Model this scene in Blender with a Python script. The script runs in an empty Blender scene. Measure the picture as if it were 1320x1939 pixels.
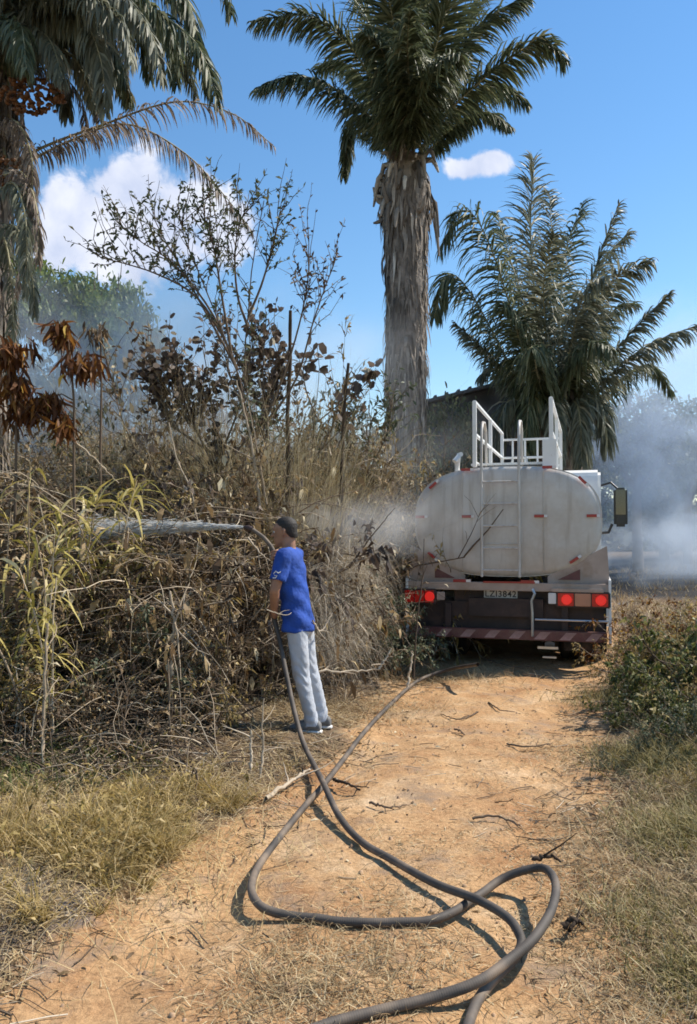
import bpy, bmesh, math, random
import numpy as np
from mathutils import Vector, Matrix, Quaternion

SC = bpy.context.scene
COL = SC.collection
R = np.random.default_rng(7)
rad = math.radians

# ------------------------------------------------------------------ camera
FPX, CAMZ, HOR = 1500.0, 1.62, 1012.0
PIT = math.atan((HOR - 969.5) / FPX)
cam_d = bpy.data.cameras.new('camera')
cam = bpy.data.objects.new('camera', cam_d); COL.objects.link(cam)
cam.location = (0, 0, CAMZ)
cam.rotation_euler = (math.pi / 2 + PIT, 0, 0)
cam_d.sensor_fit = 'VERTICAL'; cam_d.sensor_height = 24; cam_d.sensor_width = 24
cam_d.lens = 24 * FPX / 1939.0
cam_d.clip_start = 0.05; cam_d.clip_end = 3000
SC.camera = cam

# ------------------------------------------------------------------ light
SUN_EL, SUN_AZ = rad(49), rad(71)       # azimuth from +Y towards +X
sdir = Vector((math.sin(SUN_AZ) * math.cos(SUN_EL), math.cos(SUN_AZ) * math.cos(SUN_EL), math.sin(SUN_EL)))
sl = bpy.data.lights.new('sun', 'SUN'); sl.energy = 5.0; sl.angle = rad(0.5); sl.color = (1.0, 0.93, 0.82)
so = bpy.data.objects.new('sun', sl); COL.objects.link(so)
so.rotation_euler = sdir.to_track_quat('Z', 'Y').to_euler(); so.location = (20, 10, 30)

SC.view_settings.view_transform = 'Standard'; SC.view_settings.look = 'None'
SC.view_settings.exposure = 0.45; SC.view_settings.gamma = 1.0
SC.view_settings.use_curve_mapping = False
SC.render.engine = 'CYCLES'
cy = SC.cycles
cy.use_denoising = True
cy.max_bounces = 6; cy.diffuse_bounces = 3; cy.glossy_bounces = 2; cy.transmission_bounces = 4
cy.volume_bounces = 3; cy.transparent_max_bounces = 12
cy.volume_step_rate = 1.0; cy.volume_max_steps = 64
cy.filter_width = 1.7
cy.use_adaptive_sampling = True; cy.adaptive_threshold = 0.02


def W(px, py, Y):
    """point at forward distance Y seen at photo pixel (px, py)"""
    x = (px - 660.0) / FPX; z = (969.5 - py) / FPX
    fy = math.cos(PIT) - z * math.sin(PIT); fz = z * math.cos(PIT) + math.sin(PIT)
    s = Y / fy
    return np.array([x * s, Y, CAMZ + fz * s])


def G(px, py, h=0.0):
    x = (px - 660.0) / FPX; z = (969.5 - py) / FPX
    fy = math.cos(PIT) - z * math.sin(PIT); fz = z * math.cos(PIT) + math.sin(PIT)
    s = (h - CAMZ) / fz
    return np.array([x * s, fy * s, h])


# ------------------------------------------------------------------ world
def build_world():
    w = bpy.data.worlds.new('World'); SC.world = w; w.use_nodes = True
    nt = w.node_tree; N = nt.nodes; L = nt.links; N.clear()
    out = N.new('ShaderNodeOutputWorld'); bg = N.new('ShaderNodeBackground')
    sky = N.new('ShaderNodeTexSky'); sky.sky_type = 'NISHITA'; sky.sun_disc = False
    sky.sun_elevation = SUN_EL; sky.sun_rotation = SUN_AZ
    sky.air_density = 1.25; sky.dust_density = 0.0; sky.ozone_density = 2.2; sky.altitude = 0
    bg.inputs['Strength'].default_value = 0.125
    tc = N.new('ShaderNodeTexCoord'); sx = N.new('ShaderNodeSeparateXYZ')
    L.new(tc.outputs['Generated'], sx.inputs[0])

    def m(op, a, b=None, c=None):
        n = N.new('ShaderNodeMath'); n.operation = op
        for i, v in enumerate((a, b, c)):
            if v is None: continue
            if isinstance(v, (int, float)): n.inputs[i].default_value = v
            else: L.new(v, n.inputs[i])
        return n.outputs[0]
    yy = m('MAXIMUM', sx.outputs[1], 0.05)
    u = m('DIVIDE', sx.outputs[0], yy); v = m('DIVIDE', sx.outputs[2], yy)
    cmb = N.new('ShaderNodeCombineXYZ'); L.new(u, cmb.inputs[0]); L.new(v, cmb.inputs[1])
    nz = N.new('ShaderNodeTexNoise'); nz.inputs['Scale'].default_value = 17; nz.inputs['Detail'].default_value = 9
    nz.inputs['Roughness'].default_value = 0.62; nz.inputs['Distortion'].default_value = 0.35
    L.new(cmb.outputs[0], nz.inputs['Vector'])
    nz2 = N.new('ShaderNodeTexNoise'); nz2.inputs['Scale'].default_value = 6; nz2.inputs['Detail'].default_value = 4
    mp = N.new('ShaderNodeVectorMath'); mp.operation = 'ADD'; mp.inputs[1].default_value = (0.02, 0.03, 2.7)
    L.new(cmb.outputs[0], mp.inputs[0]); L.new(mp.outputs[0], nz2.inputs['Vector'])
    blobs = [(150, 400, 95, 75), (245, 360, 105, 85), (345, 390, 105, 80), (425, 430, 62, 85), (250, 470, 170, 95),
             (110, 470, 60, 80), (880, 318, 48, 24), (925, 308, 50, 27)]
    tot = None
    for (px, py, a, b) in blobs:
        p = W(px, py, 1.0); u0, v0 = float(p[0]), float(p[2] - CAMZ)
        du = m('DIVIDE', m('SUBTRACT', u, u0), a / FPX); dv = m('DIVIDE', m('SUBTRACT', v, v0), b / FPX)
        q = m('SUBTRACT', 1.0, m('SQRT', m('ADD', m('MULTIPLY', du, du), m('MULTIPLY', dv, dv))))
        tot = q if tot is None else m('SMOOTH_MAX', tot, q, 0.25)
    n_c = m('SUBTRACT', nz.outputs[0], 0.5)
    q = m('ADD', tot, m('MULTIPLY', n_c, 2.1))
    mr = N.new('ShaderNodeMapRange'); mr.interpolation_type = 'SMOOTHSTEP'
    mr.inputs['From Min'].default_value = -0.08; mr.inputs['From Max'].default_value = 0.42
    L.new(q, mr.inputs['Value'])
    front = m('GREATER_THAN', sx.outputs[1], 0.06)
    mask = m('MULTIPLY', mr.outputs[0], front)
    # cloud tone
    sh = N.new('ShaderNodeMapRange'); sh.inputs['From Min'].default_value = 0.36; sh.inputs['From Max'].default_value = 0.60
    L.new(m('ADD', nz2.outputs[0], m('MULTIPLY', n_c, 0.35)), sh.inputs['Value'])
    cr = N.new('ShaderNodeMix'); cr.data_type = 'RGBA'
    cr.inputs[6].default_value = (3.6, 4.1, 5.4, 1); cr.inputs[7].default_value = (5.9, 6.05, 6.6, 1)
    L.new(sh.outputs[0], cr.inputs[0])
    hs = N.new('ShaderNodeHueSaturation'); hs.inputs['Saturation'].default_value = 1.22; hs.inputs['Value'].default_value = 1.0
    L.new(sky.outputs[0], hs.inputs['Color'])
    mx = N.new('ShaderNodeMix'); mx.data_type = 'RGBA'
    L.new(mask, mx.inputs[0]); L.new(hs.outputs[0], mx.inputs[6]); L.new(cr.outputs[2], mx.inputs[7])
    L.new(mx.outputs[2], bg.inputs[0]); L.new(bg.outputs[0], out.inputs[0])


build_world()


# ------------------------------------------------------------------ materials
MATS = {}


def new_mat(name):
    m = bpy.data.materials.new(name); m.use_nodes = True; m.node_tree.nodes.clear()
    MATS[name] = m
    return m, m.node_tree.nodes, m.node_tree.links


def ramp(N, stops):
    r = N.new('ShaderNodeValToRGB'); e = r.color_ramp.elements
    e[0].position = stops[0][0]; e[0].color = (*stops[0][1], 1)
    e[1].position = stops[-1][0]; e[1].color = (*stops[-1][1], 1)
    for p, c in stops[1:-1]:
        x = e.new(p); x.color = (*c, 1)
    return r


def leaf_mat(name, stops, trans=0.3, rough=0.6, spec=0.3):
    """colour from the per-leaf 'tint' attribute, part of the light passes through the leaf"""
    m, N, L = new_mat(name)
    o = N.new('ShaderNodeOutputMaterial'); b = N.new('ShaderNodeBsdfPrincipled')
    a = N.new('ShaderNodeAttribute'); a.attribute_name = 'tint'
    r = ramp(N, stops); L.new(a.outputs['Fac'], r.inputs[0])
    tc = N.new('ShaderNodeTexCoord'); nz = N.new('ShaderNodeTexNoise'); nz.inputs['Scale'].default_value = 9
    nz.inputs['Detail'].default_value = 3
    L.new(tc.outputs['Object'], nz.inputs['Vector'])
    hv = N.new('ShaderNodeHueSaturation')
    mr = N.new('ShaderNodeMapRange'); mr.inputs['To Min'].default_value = 0.6; mr.inputs['To Max'].default_value = 1.4
    L.new(nz.outputs[0], mr.inputs['Value']); L.new(mr.outputs[0], hv.inputs['Value']); L.new(r.outputs[0], hv.inputs['Color'])
    L.new(hv.outputs[0], b.inputs['Base Color']); b.inputs['Roughness'].default_value = rough
    b.inputs['Specular IOR Level'].default_value = spec
    if trans > 0:
        t = N.new('ShaderNodeBsdfTranslucent'); L.new(hv.outputs[0], t.inputs['Color'])
        x = N.new('ShaderNodeMixShader'); x.inputs[0].default_value = trans
        L.new(b.outputs[0], x.inputs[1]); L.new(t.outputs[0], x.inputs[2]); L.new(x.outputs[0], o.inputs[0])
    else:
        L.new(b.outputs[0], o.inputs[0])
    return m


def solid(name, col, rough=0.5, metal=0.0, var=0.15, scale=6.0, bump=0.0, bscale=40.0, dirt=None, emit=None, spec=0.5, dirt_lo=0.5, dirt_hi=0.72, streak=None):
    m, N, L = new_mat(name)
    o = N.new('ShaderNodeOutputMaterial'); b = N.new('ShaderNodeBsdfPrincipled')
    tc = N.new('ShaderNodeTexCoord'); nz = N.new('ShaderNodeTexNoise'); nz.inputs['Scale'].default_value = scale
    nz.inputs['Detail'].default_value = 6; L.new(tc.outputs['Object'], nz.inputs['Vector'])
    c0 = tuple(c * (1 - var) for c in col); c1 = tuple(min(1, c * (1 + var)) for c in col)
    r = ramp(N, [(0.35, c0), (0.65, c1)]); L.new(nz.outputs[0], r.inputs[0])
    c_out = r.outputs[0]
    if dirt:
        n2 = N.new('ShaderNodeTexNoise'); n2.inputs['Scale'].default_value = scale * 0.6; n2.inputs['Detail'].default_value = 8
        n2.inputs['Roughness'].default_value = 0.7
        ad = N.new('ShaderNodeVectorMath'); ad.inputs[1].default_value = (3.1, 1.7, 0.3); L.new(tc.outputs['Object'], ad.inputs[0]); L.new(ad.outputs[0], n2.inputs['Vector'])
        r2 = ramp(N, [(dirt_lo, (0, 0, 0)), (dirt_hi, (1, 1, 1))]); L.new(n2.outputs[0], r2.inputs[0])
        mx = N.new('ShaderNodeMix'); mx.data_type = 'RGBA'; mx.inputs[7].default_value = (*dirt, 1)
        L.new(r2.outputs[0], mx.inputs[0]); L.new(c_out, mx.inputs[6]); c_out = mx.outputs[2]
    if streak:
        mp = N.new('ShaderNodeMapping'); mp.inputs['Scale'].default_value = (9, 9, 0.9); L.new(tc.outputs['Object'], mp.inputs['Vector'])
        n4 = N.new('ShaderNodeTexNoise'); n4.inputs['Scale'].default_value = 1.6; n4.inputs['Detail'].default_value = 7; L.new(mp.outputs[0], n4.inputs['Vector'])
        r4 = ramp(N, [(0.50, (0, 0, 0)), (0.74, (0.75, 0.75, 0.75))]); L.new(n4.outputs[0], r4.inputs[0])
        m4 = N.new('ShaderNodeMix'); m4.data_type = 'RGBA'; m4.inputs[7].default_value = (*streak, 1)
        L.new(r4.outputs[0], m4.inputs[0]); L.new(c_out, m4.inputs[6]); c_out = m4.outputs[2]
    L.new(c_out, b.inputs['Base Color'])
    b.inputs['Roughness'].default_value = rough; b.inputs['Metallic'].default_value = metal
    b.inputs['Specular IOR Level'].default_value = spec
    if bump:
        n3 = N.new('ShaderNodeTexNoise'); n3.inputs['Scale'].default_value = bscale; n3.inputs['Detail'].default_value = 5
        L.new(tc.outputs['Object'], n3.inputs['Vector'])
        bp = N.new('ShaderNodeBump'); bp.inputs['Strength'].default_value = 0.8; bp.inputs['Distance'].default_value = bump
        L.new(n3.outputs[0], bp.inputs['Height']); L.new(bp.outputs[0], b.inputs['Normal'])
    if emit:
        b.inputs['Emission Color'].default_value = (*emit[0], 1); b.inputs['Emission Strength'].default_value = emit[1]
    L.new(b.outputs[0], o.inputs[0])
    return m


def earth_mat():
    m, N, L = new_mat('earth')
    o = N.new('ShaderNodeOutputMaterial'); b = N.new('ShaderNodeBsdfPrincipled'); b.inputs['Roughness'].default_value = 0.95
    b.inputs['Specular IOR Level'].default_value = 0.15
    tc = N.new('ShaderNodeTexCoord')

    def nz(s, d=5, r=0.6, off=0):
        n = N.new('ShaderNodeTexNoise'); n.inputs['Scale'].default_value = s; n.inputs['Detail'].default_value = d
        n.inputs['Roughness'].default_value = r
        a = N.new('ShaderNodeVectorMath'); a.inputs[1].default_value = (off, off * 1.3, 0)
        L.new(tc.outputs['Object'], a.inputs[0]); L.new(a.outputs[0], n.inputs['Vector'])
        return n.outputs[0]

    def mix(f, a, c):
        x = N.new('ShaderNodeMix'); x.data_type = 'RGBA'; L.new(f, x.inputs[0])
        for i, v in ((6, a), (7, c)):
            if isinstance(v, tuple): x.inputs[i].default_value = (*v, 1)
            else: L.new(v, x.inputs[i])
        return x.outputs[2]
    big = ramp(N, [(0.34, (0.40, 0.215, 0.10)), (0.52, (0.52, 0.32, 0.16)), (0.68, (0.62, 0.44, 0.27))]); L.new(nz(1.6, 8, 0.65), big.inputs[0])
    fine = ramp(N, [(0.35, (0.62, 0.60, 0.58)), (0.62, (1.12, 1.12, 1.12))]); L.new(nz(38, 8, 0.75, 3), fine.inputs[0])
    mu = N.new('ShaderNodeMix'); mu.data_type = 'RGBA'; mu.blend_type = 'MULTIPLY'; mu.inputs[0].default_value = 1
    L.new(big.outputs[0], mu.inputs[6]); L.new(fine.outputs[0], mu.inputs[7])
    road = mu.outputs[2]
    greys = ramp(N, [(0.52, (0, 0, 0)), (0.68, (1, 1, 1))]); L.new(nz(2.6, 8, 0.72, 9), greys.inputs[0])
    road = mix(greys.outputs[0], road, (0.30, 0.21, 0.14))
    verge = ramp(N, [(0.3, (0.075, 0.05, 0.032)), (0.5, (0.16, 0.11, 0.068)), (0.7, (0.30, 0.22, 0.13))]); L.new(nz(14, 8, 0.75, 5), verge.inputs[0])
    ash = ramp(N, [(0.50, (0, 0, 0)), (0.66, (1, 1, 1))]); L.new(nz(0.9, 4, 0.6, 21), ash.inputs[0])
    vg = mix(ash.outputs[0], verge.outputs[0], (0.17, 0.15, 0.14))
    at = N.new('ShaderNodeAttribute'); at.attribute_name = 'road'
    ad = N.new('ShaderNodeMath'); ad.operation = 'ADD'; L.new(at.outputs['Fac'], ad.inputs[0])
    sc = N.new('ShaderNodeMath'); sc.operation = 'MULTIPLY_ADD'; sc.inputs[1].default_value = 0.9; sc.inputs[2].default_value = -0.45
    L.new(nz(7, 8, 0.8, 13), sc.inputs[0]); L.new(sc.outputs[0], ad.inputs[1])
    rr = ramp(N, [(0.38, (0, 0, 0)), (0.62, (1, 1, 1))]); L.new(ad.outputs[0], rr.inputs[0])
    c = mix(rr.outputs[0], vg, road)
    # burnt field on the right and darkened left bank (the 'burnt' attribute)
    ab = N.new('ShaderNodeAttribute'); ab.attribute_name = 'burnt'
    c = mix(ab.outputs['Fac'], c, (0.04, 0.036, 0.034))
    L.new(c, b.inputs['Base Color'])
    bp = N.new('ShaderNodeBump'); bp.inputs['Strength'].default_value = 0.9; bp.inputs['Distance'].default_value = 0.012
    L.new(nz(60, 6, 0.7, 2), bp.inputs['Height']); L.new(bp.outputs[0], b.inputs['Normal'])
    L.new(b.outputs[0], o.inputs[0])
    return m


def smoke_mat(name, density, col, scale=0.35, lo=0.42, hi=0.68, soft=0.45, low_dense=0.0, absorb=None, seed=0.0):
    m, N, L = new_mat(name)
    o = N.new('ShaderNodeOutputMaterial'); v = N.new('ShaderNodeVolumePrincipled')
    v.inputs['Color'].default_value = (*col, 1); v.inputs['Anisotropy'].default_value = 0.1
    tc = N.new('ShaderNodeTexCoord')
    ln = N.new('ShaderNodeVectorMath'); ln.operation = 'LENGTH'; L.new(tc.outputs['Object'], ln.inputs[0])
    fo = N.new('ShaderNodeMapRange'); fo.interpolation_type = 'SMOOTHSTEP'
    fo.inputs['From Min'].default_value = 1.0; fo.inputs['From Max'].default_value = 1.0 - soft
    nz = N.new('ShaderNodeTexNoise'); nz.inputs['Scale'].default_value = scale; nz.inputs['Detail'].default_value = 5; nz.inputs['Distortion'].default_value = 0.6
    nz.inputs['Roughness'].default_value = 0.6
    ge = N.new('ShaderNodeNewGeometry')
    of = N.new('ShaderNodeVectorMath'); of.inputs[1].default_value = (seed, seed * 0.7, seed * 1.9); L.new(ge.outputs['Position'], of.inputs[0])
    L.new(of.outputs[0], nz.inputs['Vector'])
    a = N.new('ShaderNodeMath'); a.operation = 'MULTIPLY_ADD'; a.inputs[1].default_value = -0.7
    L.new(nz.outputs[0], a.inputs[0]); 
    a2 = N.new('ShaderNodeMath'); a2.operation = 'ADD'; a2.inputs[1].default_value = 0.42; L.new(ln.outputs['Value'], a2.inputs[0])
    L.new(a2.outputs[0], a.inputs[2]); L.new(a.outputs[0], fo.inputs['Value'])
    mr = N.new('ShaderNodeMapRange'); mr.interpolation_type = 'SMOOTHSTEP'
    mr.inputs['From Min'].default_value = lo; mr.inputs['From Max'].default_value = hi
    mr.inputs['To Min'].default_value = 0.12
    L.new(nz.outputs[0], mr.inputs['Value'])
    k = N.new('ShaderNodeMath'); k.operation = 'MULTIPLY'; L.new(fo.outputs[0], k.inputs[0]); L.new(mr.outputs[0], k.inputs[1])
    k2 = N.new('ShaderNodeMath'); k2.operation = 'MULTIPLY'; k2.inputs[1].default_value = density; L.new(k.outputs[0], k2.inputs[0])
    L.new(k2.outputs[0], v.inputs['Density']); L.new(v.outputs[0], o.inputs['Volume'])
    return m


earth_mat()
STRAW = [(0.0, (0.20, 0.125, 0.06)), (0.35, (0.36, 0.25, 0.125)), (0.7, (0.52, 0.40, 0.22)), (1.0, (0.68, 0.56, 0.36))]
leaf_mat('straw', STRAW, 0.25)
leaf_mat('pale_straw', [(0.0, (0.32, 0.26, 0.19)), (0.5, (0.50, 0.43, 0.33)), (1.0, (0.68, 0.60, 0.47))], 0.25)
leaf_mat('olive_grass', [(0.0, (0.12, 0.085, 0.025)), (0.35, (0.27, 0.195, 0.055)), (0.7, (0.43, 0.31, 0.11)), (1.0, (0.60, 0.46, 0.24))], 0.35)
leaf_mat('green_leaf', [(0.0, (0.03, 0.045, 0.015)), (0.5, (0.085, 0.105, 0.025)), (0.8, (0.18, 0.19, 0.045)), (1.0, (0.38, 0.32, 0.12))], 0.35, 0.5)
leaf_mat('grey_green_leaf', [(0.0, (0.05, 0.07, 0.04)), (0.6, (0.11, 0.13, 0.07)), (1.0, (0.22, 0.21, 0.12))], 0.3, 0.55)
leaf_mat('dry_leaf', [(0.0, (0.05, 0.03, 0.016)), (0.35, (0.14, 0.085, 0.04)), (0.65, (0.30, 0.20, 0.095)), (0.87, (0.48, 0.36, 0.2)), (1.0, (0.66, 0.57, 0.38))], 0.3)
leaf_mat('rust_leaf', [(0.0, (0.07, 0.025, 0.008)), (0.5, (0.17, 0.065, 0.018)), (0.85, (0.32, 0.15, 0.03)), (1.0, (0.55, 0.36, 0.07))], 0.35)
leaf_mat('bright_leaf', [(0.0, (0.06, 0.09, 0.02)), (0.5, (0.12, 0.17, 0.035)), (1.0, (0.24, 0.27, 0.07))], 0.4, 0.5)
leaf_mat('purple_leaf', [(0.0, (0.045, 0.033, 0.028)), (0.5, (0.12, 0.088, 0.07)), (0.85, (0.23, 0.175, 0.135)), (1.0, (0.36, 0.32, 0.24))], 0.3)
leaf_mat('cane_leaf', [(0.0, (0.17, 0.15, 0.03)), (0.4, (0.36, 0.30, 0.07)), (0.75, (0.55, 0.44, 0.16)), (1.0, (0.72, 0.6, 0.32))], 0.35)
leaf_mat('twig', [(0.0, (0.05, 0.036, 0.026)), (0.4, (0.145, 0.105, 0.073)), (0.75, (0.32, 0.25, 0.175)), (1.0, (0.60, 0.50, 0.37))], 0.0, 0.85, 0.1)
leaf_mat('frond_green', [(0.0, (0.05, 0.065, 0.032)), (0.5, (0.12, 0.14, 0.07)), (0.85, (0.24, 0.245, 0.14)), (1.0, (0.34, 0.27, 0.15))], 0.32, 0.55, 0.35)
leaf_mat('frond_dry', [(0.0, (0.13, 0.10, 0.085)), (0.5, (0.25, 0.20, 0.16)), (1.0, (0.42, 0.33, 0.24))], 0.35, 0.6)
leaf_mat('frond_grey', [(0.0, (0.09, 0.10, 0.065)), (0.6, (0.20, 0.205, 0.14)), (1.0, (0.36, 0.33, 0.24))], 0.32, 0.5)
leaf_mat('rachis', [(0.0, (0.20, 0.19, 0.10)), (1.0, (0.40, 0.36, 0.22))], 0.0, 0.55)
leaf_mat('palm_fibre', [(0.0, (0.08, 0.067, 0.057)), (0.5, (0.22, 0.185, 0.155)), (0.85, (0.37, 0.32, 0.27)), (1.0, (0.56, 0.50, 0.43))], 0.0, 0.9, 0.1)
solid('trunk_core', (0.19, 0.16, 0.135), 0.95, var=0.4, scale=5, bump=0.03, bscale=14)
solid('bark', (0.13, 0.10, 0.08), 0.9, var=0.3, bump=0.01)


# ------------------------------------------------------------------ geometry helpers
class Geo:
    def __init__(s):
        s.v = []; s.q = []; s.mi = []; s.t = []; s.n = 0; s.sm = []

    def add(s, v, q, mi=0, tint=0.5, smooth=False):
        v = np.asarray(v, float).reshape(-1, 3); q = np.asarray(q, int).reshape(-1, 4)
        s.v.append(v); s.q.append(q + s.n); s.n += len(v)
        s.mi.append(np.full(len(q), mi)); s.sm.append(np.full(len(q), smooth))
        s.t.append(np.broadcast_to(np.asarray(tint, float), (len(v),)))

    def tubes(s, P, Rr, sides=3, mi=0, tint=None, smooth=True):
        P = np.asarray(P, float); M, N, _ = P.shape
        Rr = np.broadcast_to(np.asarray(Rr, float), (M, N))
        T = np.gradient(P, axis=1); T /= np.linalg.norm(T, axis=2, keepdims=True) + 1e-9
        ref = np.where(np.abs(T[:, :, 2:3]) > 0.85, np.array([1.0, 0.1, 0]), np.array([0, 0, 1.0]))
        vert = np.abs(T[:, :, 2]).mean(1) > 0.75
        ref[:] = np.where(vert[:, None, None], np.array([1.0, 0.1, 0]), np.array([0.02, 0.03, 1.0]))
        A = np.cross(T, ref); A /= np.linalg.norm(A, axis=2, keepdims=True) + 1e-9
        B = np.cross(T, A)
        an = np.arange(sides) / sides * 2 * np.pi
        V = P[:, :, None] + Rr[:, :, None, None] * (A[:, :, None] * np.cos(an)[None, None, :, None] + B[:, :, None] * np.sin(an)[None, None, :, None])
        i = np.arange(M)[:, None, None] * (N * sides); k = np.arange(N - 1)[None, :, None] * sides
        j = np.arange(sides)[None, None]; j2 = (j + 1) % sides
        q = np.stack([i + k + j, i + k + j2, i + k + sides + j2, i + k + sides + j], -1).reshape(-1, 4)
        t = 0.5 if tint is None else np.repeat(np.broadcast_to(tint, (M,)), N * sides)
        s.add(V.reshape(-1, 3), q, mi, t, smooth)

    def blades(s, P, Wd, side, mi=0, tint=None):
        P = np.asarray(P, float); M, N, _ = P.shape
        Wd = np.asarray(Wd, float)
        if side.ndim == 2: side = side[:, None]
        side = side / (np.linalg.norm(side, axis=-1, keepdims=True) + 1e-9)
        V = np.stack([P - side * Wd[..., None] / 2, P + side * Wd[..., None] / 2], 2)
        i = np.arange(M)[:, None] * (2 * N); k = np.arange(N - 1)[None] * 2
        q = np.stack([i + k, i + k + 1, i + k + 3, i + k + 2], -1).reshape(-1, 4)
        t = 0.5 if tint is None else np.repeat(np.broadcast_to(tint, (M,)), N * 2)
        s.add(V.reshape(-1, 3), q, mi, t)

    def leaves(s, pos, d, Ln, Wd, rng, droop=0.25, mi=0, tint=None, shape=(0.25, 1.0, 0.12)):
        """bent leaves: ribbon of 3 stations"""
        M = len(pos); Ln = np.broadcast_to(Ln, (M,)); Wd = np.broadcast_to(Wd, (M,))
        d = d / (np.linalg.norm(d, axis=1, keepdims=True) + 1e-9)
        d2 = d + np.array([0, 0, -1.0]) * droop * 2; d2 /= np.linalg.norm(d2, axis=1, keepdims=True)
        p1 = pos + d * (Ln * 0.5)[:, None]; p2 = p1 + d2 * (Ln * 0.5)[:, None]
        P = np.stack([pos, p1, p2], 1)
        side = np.cross(d, rng.normal(0, 1, (M, 3)) + np.array([0, 0, 1.2]))
        if tint is None: tint = rng.random(M)
        s.blades(P, Wd[:, None] * np.array(shape)[None], side, mi, tint)

    def mesh(s, name, mats):
        v = np.concatenate(s.v); q = np.concatenate(s.q); mi = np.concatenate(s.mi); t = np.concatenate(s.t); sm = np.concatenate(s.sm)
        me = bpy.data.meshes.new(name)
        me.vertices.add(len(v)); me.vertices.foreach_set('co', v.astype(np.float32).ravel())
        me.loops.add(len(q) * 4); me.loops.foreach_set('vertex_index', q.astype(np.int32).ravel())
        me.polygons.add(len(q)); me.polygons.foreach_set('loop_start', (np.arange(len(q)) * 4).astype(np.int32))
        me.polygons.foreach_set('material_index', mi.astype(np.int32))
        me.polygons.foreach_set('use_smooth', sm.astype(bool))
        a = me.attributes.new('tint', 'FLOAT', 'POINT'); a.data.foreach_set('value', t.astype(np.float32))
        me.update(calc_edges=True)
        for m_ in mats: me.materials.append(MATS[m_] if isinstance(m_, str) else m_)
        return me


def link(name, me, parent=None, **kw):
    o = bpy.data.objects.new(name, me); COL.objects.link(o)
    if parent is not None: o.parent = parent
    for k, v in kw.items(): o[k] = v
    return o


def thing(name, label, cat, loc=(0, 0, 0), rz=0.0, group=None):
    o = bpy.data.objects.new(name, None); COL.objects.link(o); o.empty_display_size = 0.2
    o.location = loc; o.rotation_euler = (0, 0, rz); o['label'] = label; o['category'] = cat
    if group: o['group'] = group
    return o


def copy_thing(src, loc, rz, s, label, group=None):
    r = src.copy(); COL.objects.link(r); r.location = loc; r.rotation_euler = (0, 0, rz); r.scale = s if isinstance(s, tuple) else (s, s, s)
    r['label'] = label
    if group: r['group'] = group
    for ch in list(src.children):
        c = ch.copy(); COL.objects.link(c); c.parent = r
        for g in list(ch.children):
            d = g.copy(); COL.objects.link(d); d.parent = c
    return r


def nrm(a):
    return a / (np.linalg.norm(a, axis=-1, keepdims=True) + 1e-9)


def grow(st, d, Ln, N, wob, grav, rng):
    M = len(st); P = np.zeros((M, N, 3)); P[:, 0] = st; d = nrm(np.array(d, float)); stp = np.broadcast_to(Ln, (M,)) / (N - 1)
    for k in range(1, N):
        d = d + rng.normal(0, wob, (M, 3)); d[:, 2] += grav; d = nrm(d)
        P[:, k] = P[:, k - 1] + d * stp[:, None]
    return P


def pick(P, m, rng, t0=0.25, t1=1.0):
    M, N, _ = P.shape
    i = rng.integers(0, M, m); t = rng.uniform(t0, t1, m) * (N - 1.001); k = t.astype(int); f = (t - k)[:, None]
    p = P[i, k] * (1 - f) + P[i, k + 1] * f
    return p, nrm(P[i, k + 1] - P[i, k]), i, t / (N - 1)


def catmull(pts, n=8):
    pts = [np.array(p, float) for p in pts]
    pts = [2 * pts[0] - pts[1]] + pts + [2 * pts[-1] - pts[-2]]
    out = []
    for i in range(1, len(pts) - 2):
        p0, p1, p2, p3 = pts[i - 1:i + 3]
        for k in range(n):
            t = k / n
            out.append(0.5 * ((2 * p1) + (-p0 + p2) * t + (2 * p0 - 5 * p1 + 4 * p2 - p3) * t * t + (-p0 + 3 * p1 - 3 * p2 + p3) * t ** 3))
    out.append(pts[-2])
    return np.array(out)


def resample(P, n):
    s = np.r_[0, np.cumsum(np.linalg.norm(np.diff(P, axis=0), axis=1))]
    t = np.linspace(0, s[-1], n)
    return np.stack([np.interp(t, s, P[:, i]) for i in range(3)], 1)


# ------------------------------------------------------------------ terrain
_tab = np.random.default_rng(99).random((256, 256))


def vn(x, y, s, o=0):
    x = np.asarray(x) / s + 37.3 + o; y = np.asarray(y) / s + 11.7 + o * 2
    xi = np.floor(x).astype(int); yi = np.floor(y).astype(int); fx = x - xi; fy = y - yi
    fx = fx * fx * (3 - 2 * fx); fy = fy * fy * (3 - 2 * fy)
    g = lambda a, b: _tab[a % 256, b % 256]
    return (g(xi, yi) * (1 - fx) + g(xi + 1, yi) * fx) * (1 - fy) + (g(xi, yi + 1) * (1 - fx) + g(xi + 1, yi + 1) * fx) * fy - 0.5


YL = np.array([-5, 2.6, 3.25, 3.87, 4.69, 5.42, 6.26, 7.9, 9.7, 12, 16, 24, 60])
XL = np.array([-1.9, -1.42, -1.1, -0.95, -0.72, -0.43, -0.06, 0.25, 0.62, 1.2, 2.3, 4.7, 15.5])
YR = np.array([-5, 2.6, 3.53, 4.98, 8.44, 9.8, 12, 16, 24, 60])
XR = np.array([0.6, 1.15, 1.33, 1.66, 2.75, 3.25, 4.1, 5.3, 7.8, 19.0])


def road_f(x, y):
    """>0 inside the road, metres from its edge"""
    w = 0.22 * vn(x, y, 0.5, 3) + 0.16 * vn(x, y, 0.17, 5)
    return np.minimum(x - np.interp(y, YL, XL), np.interp(y, YR, XR) - x) + w


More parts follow.
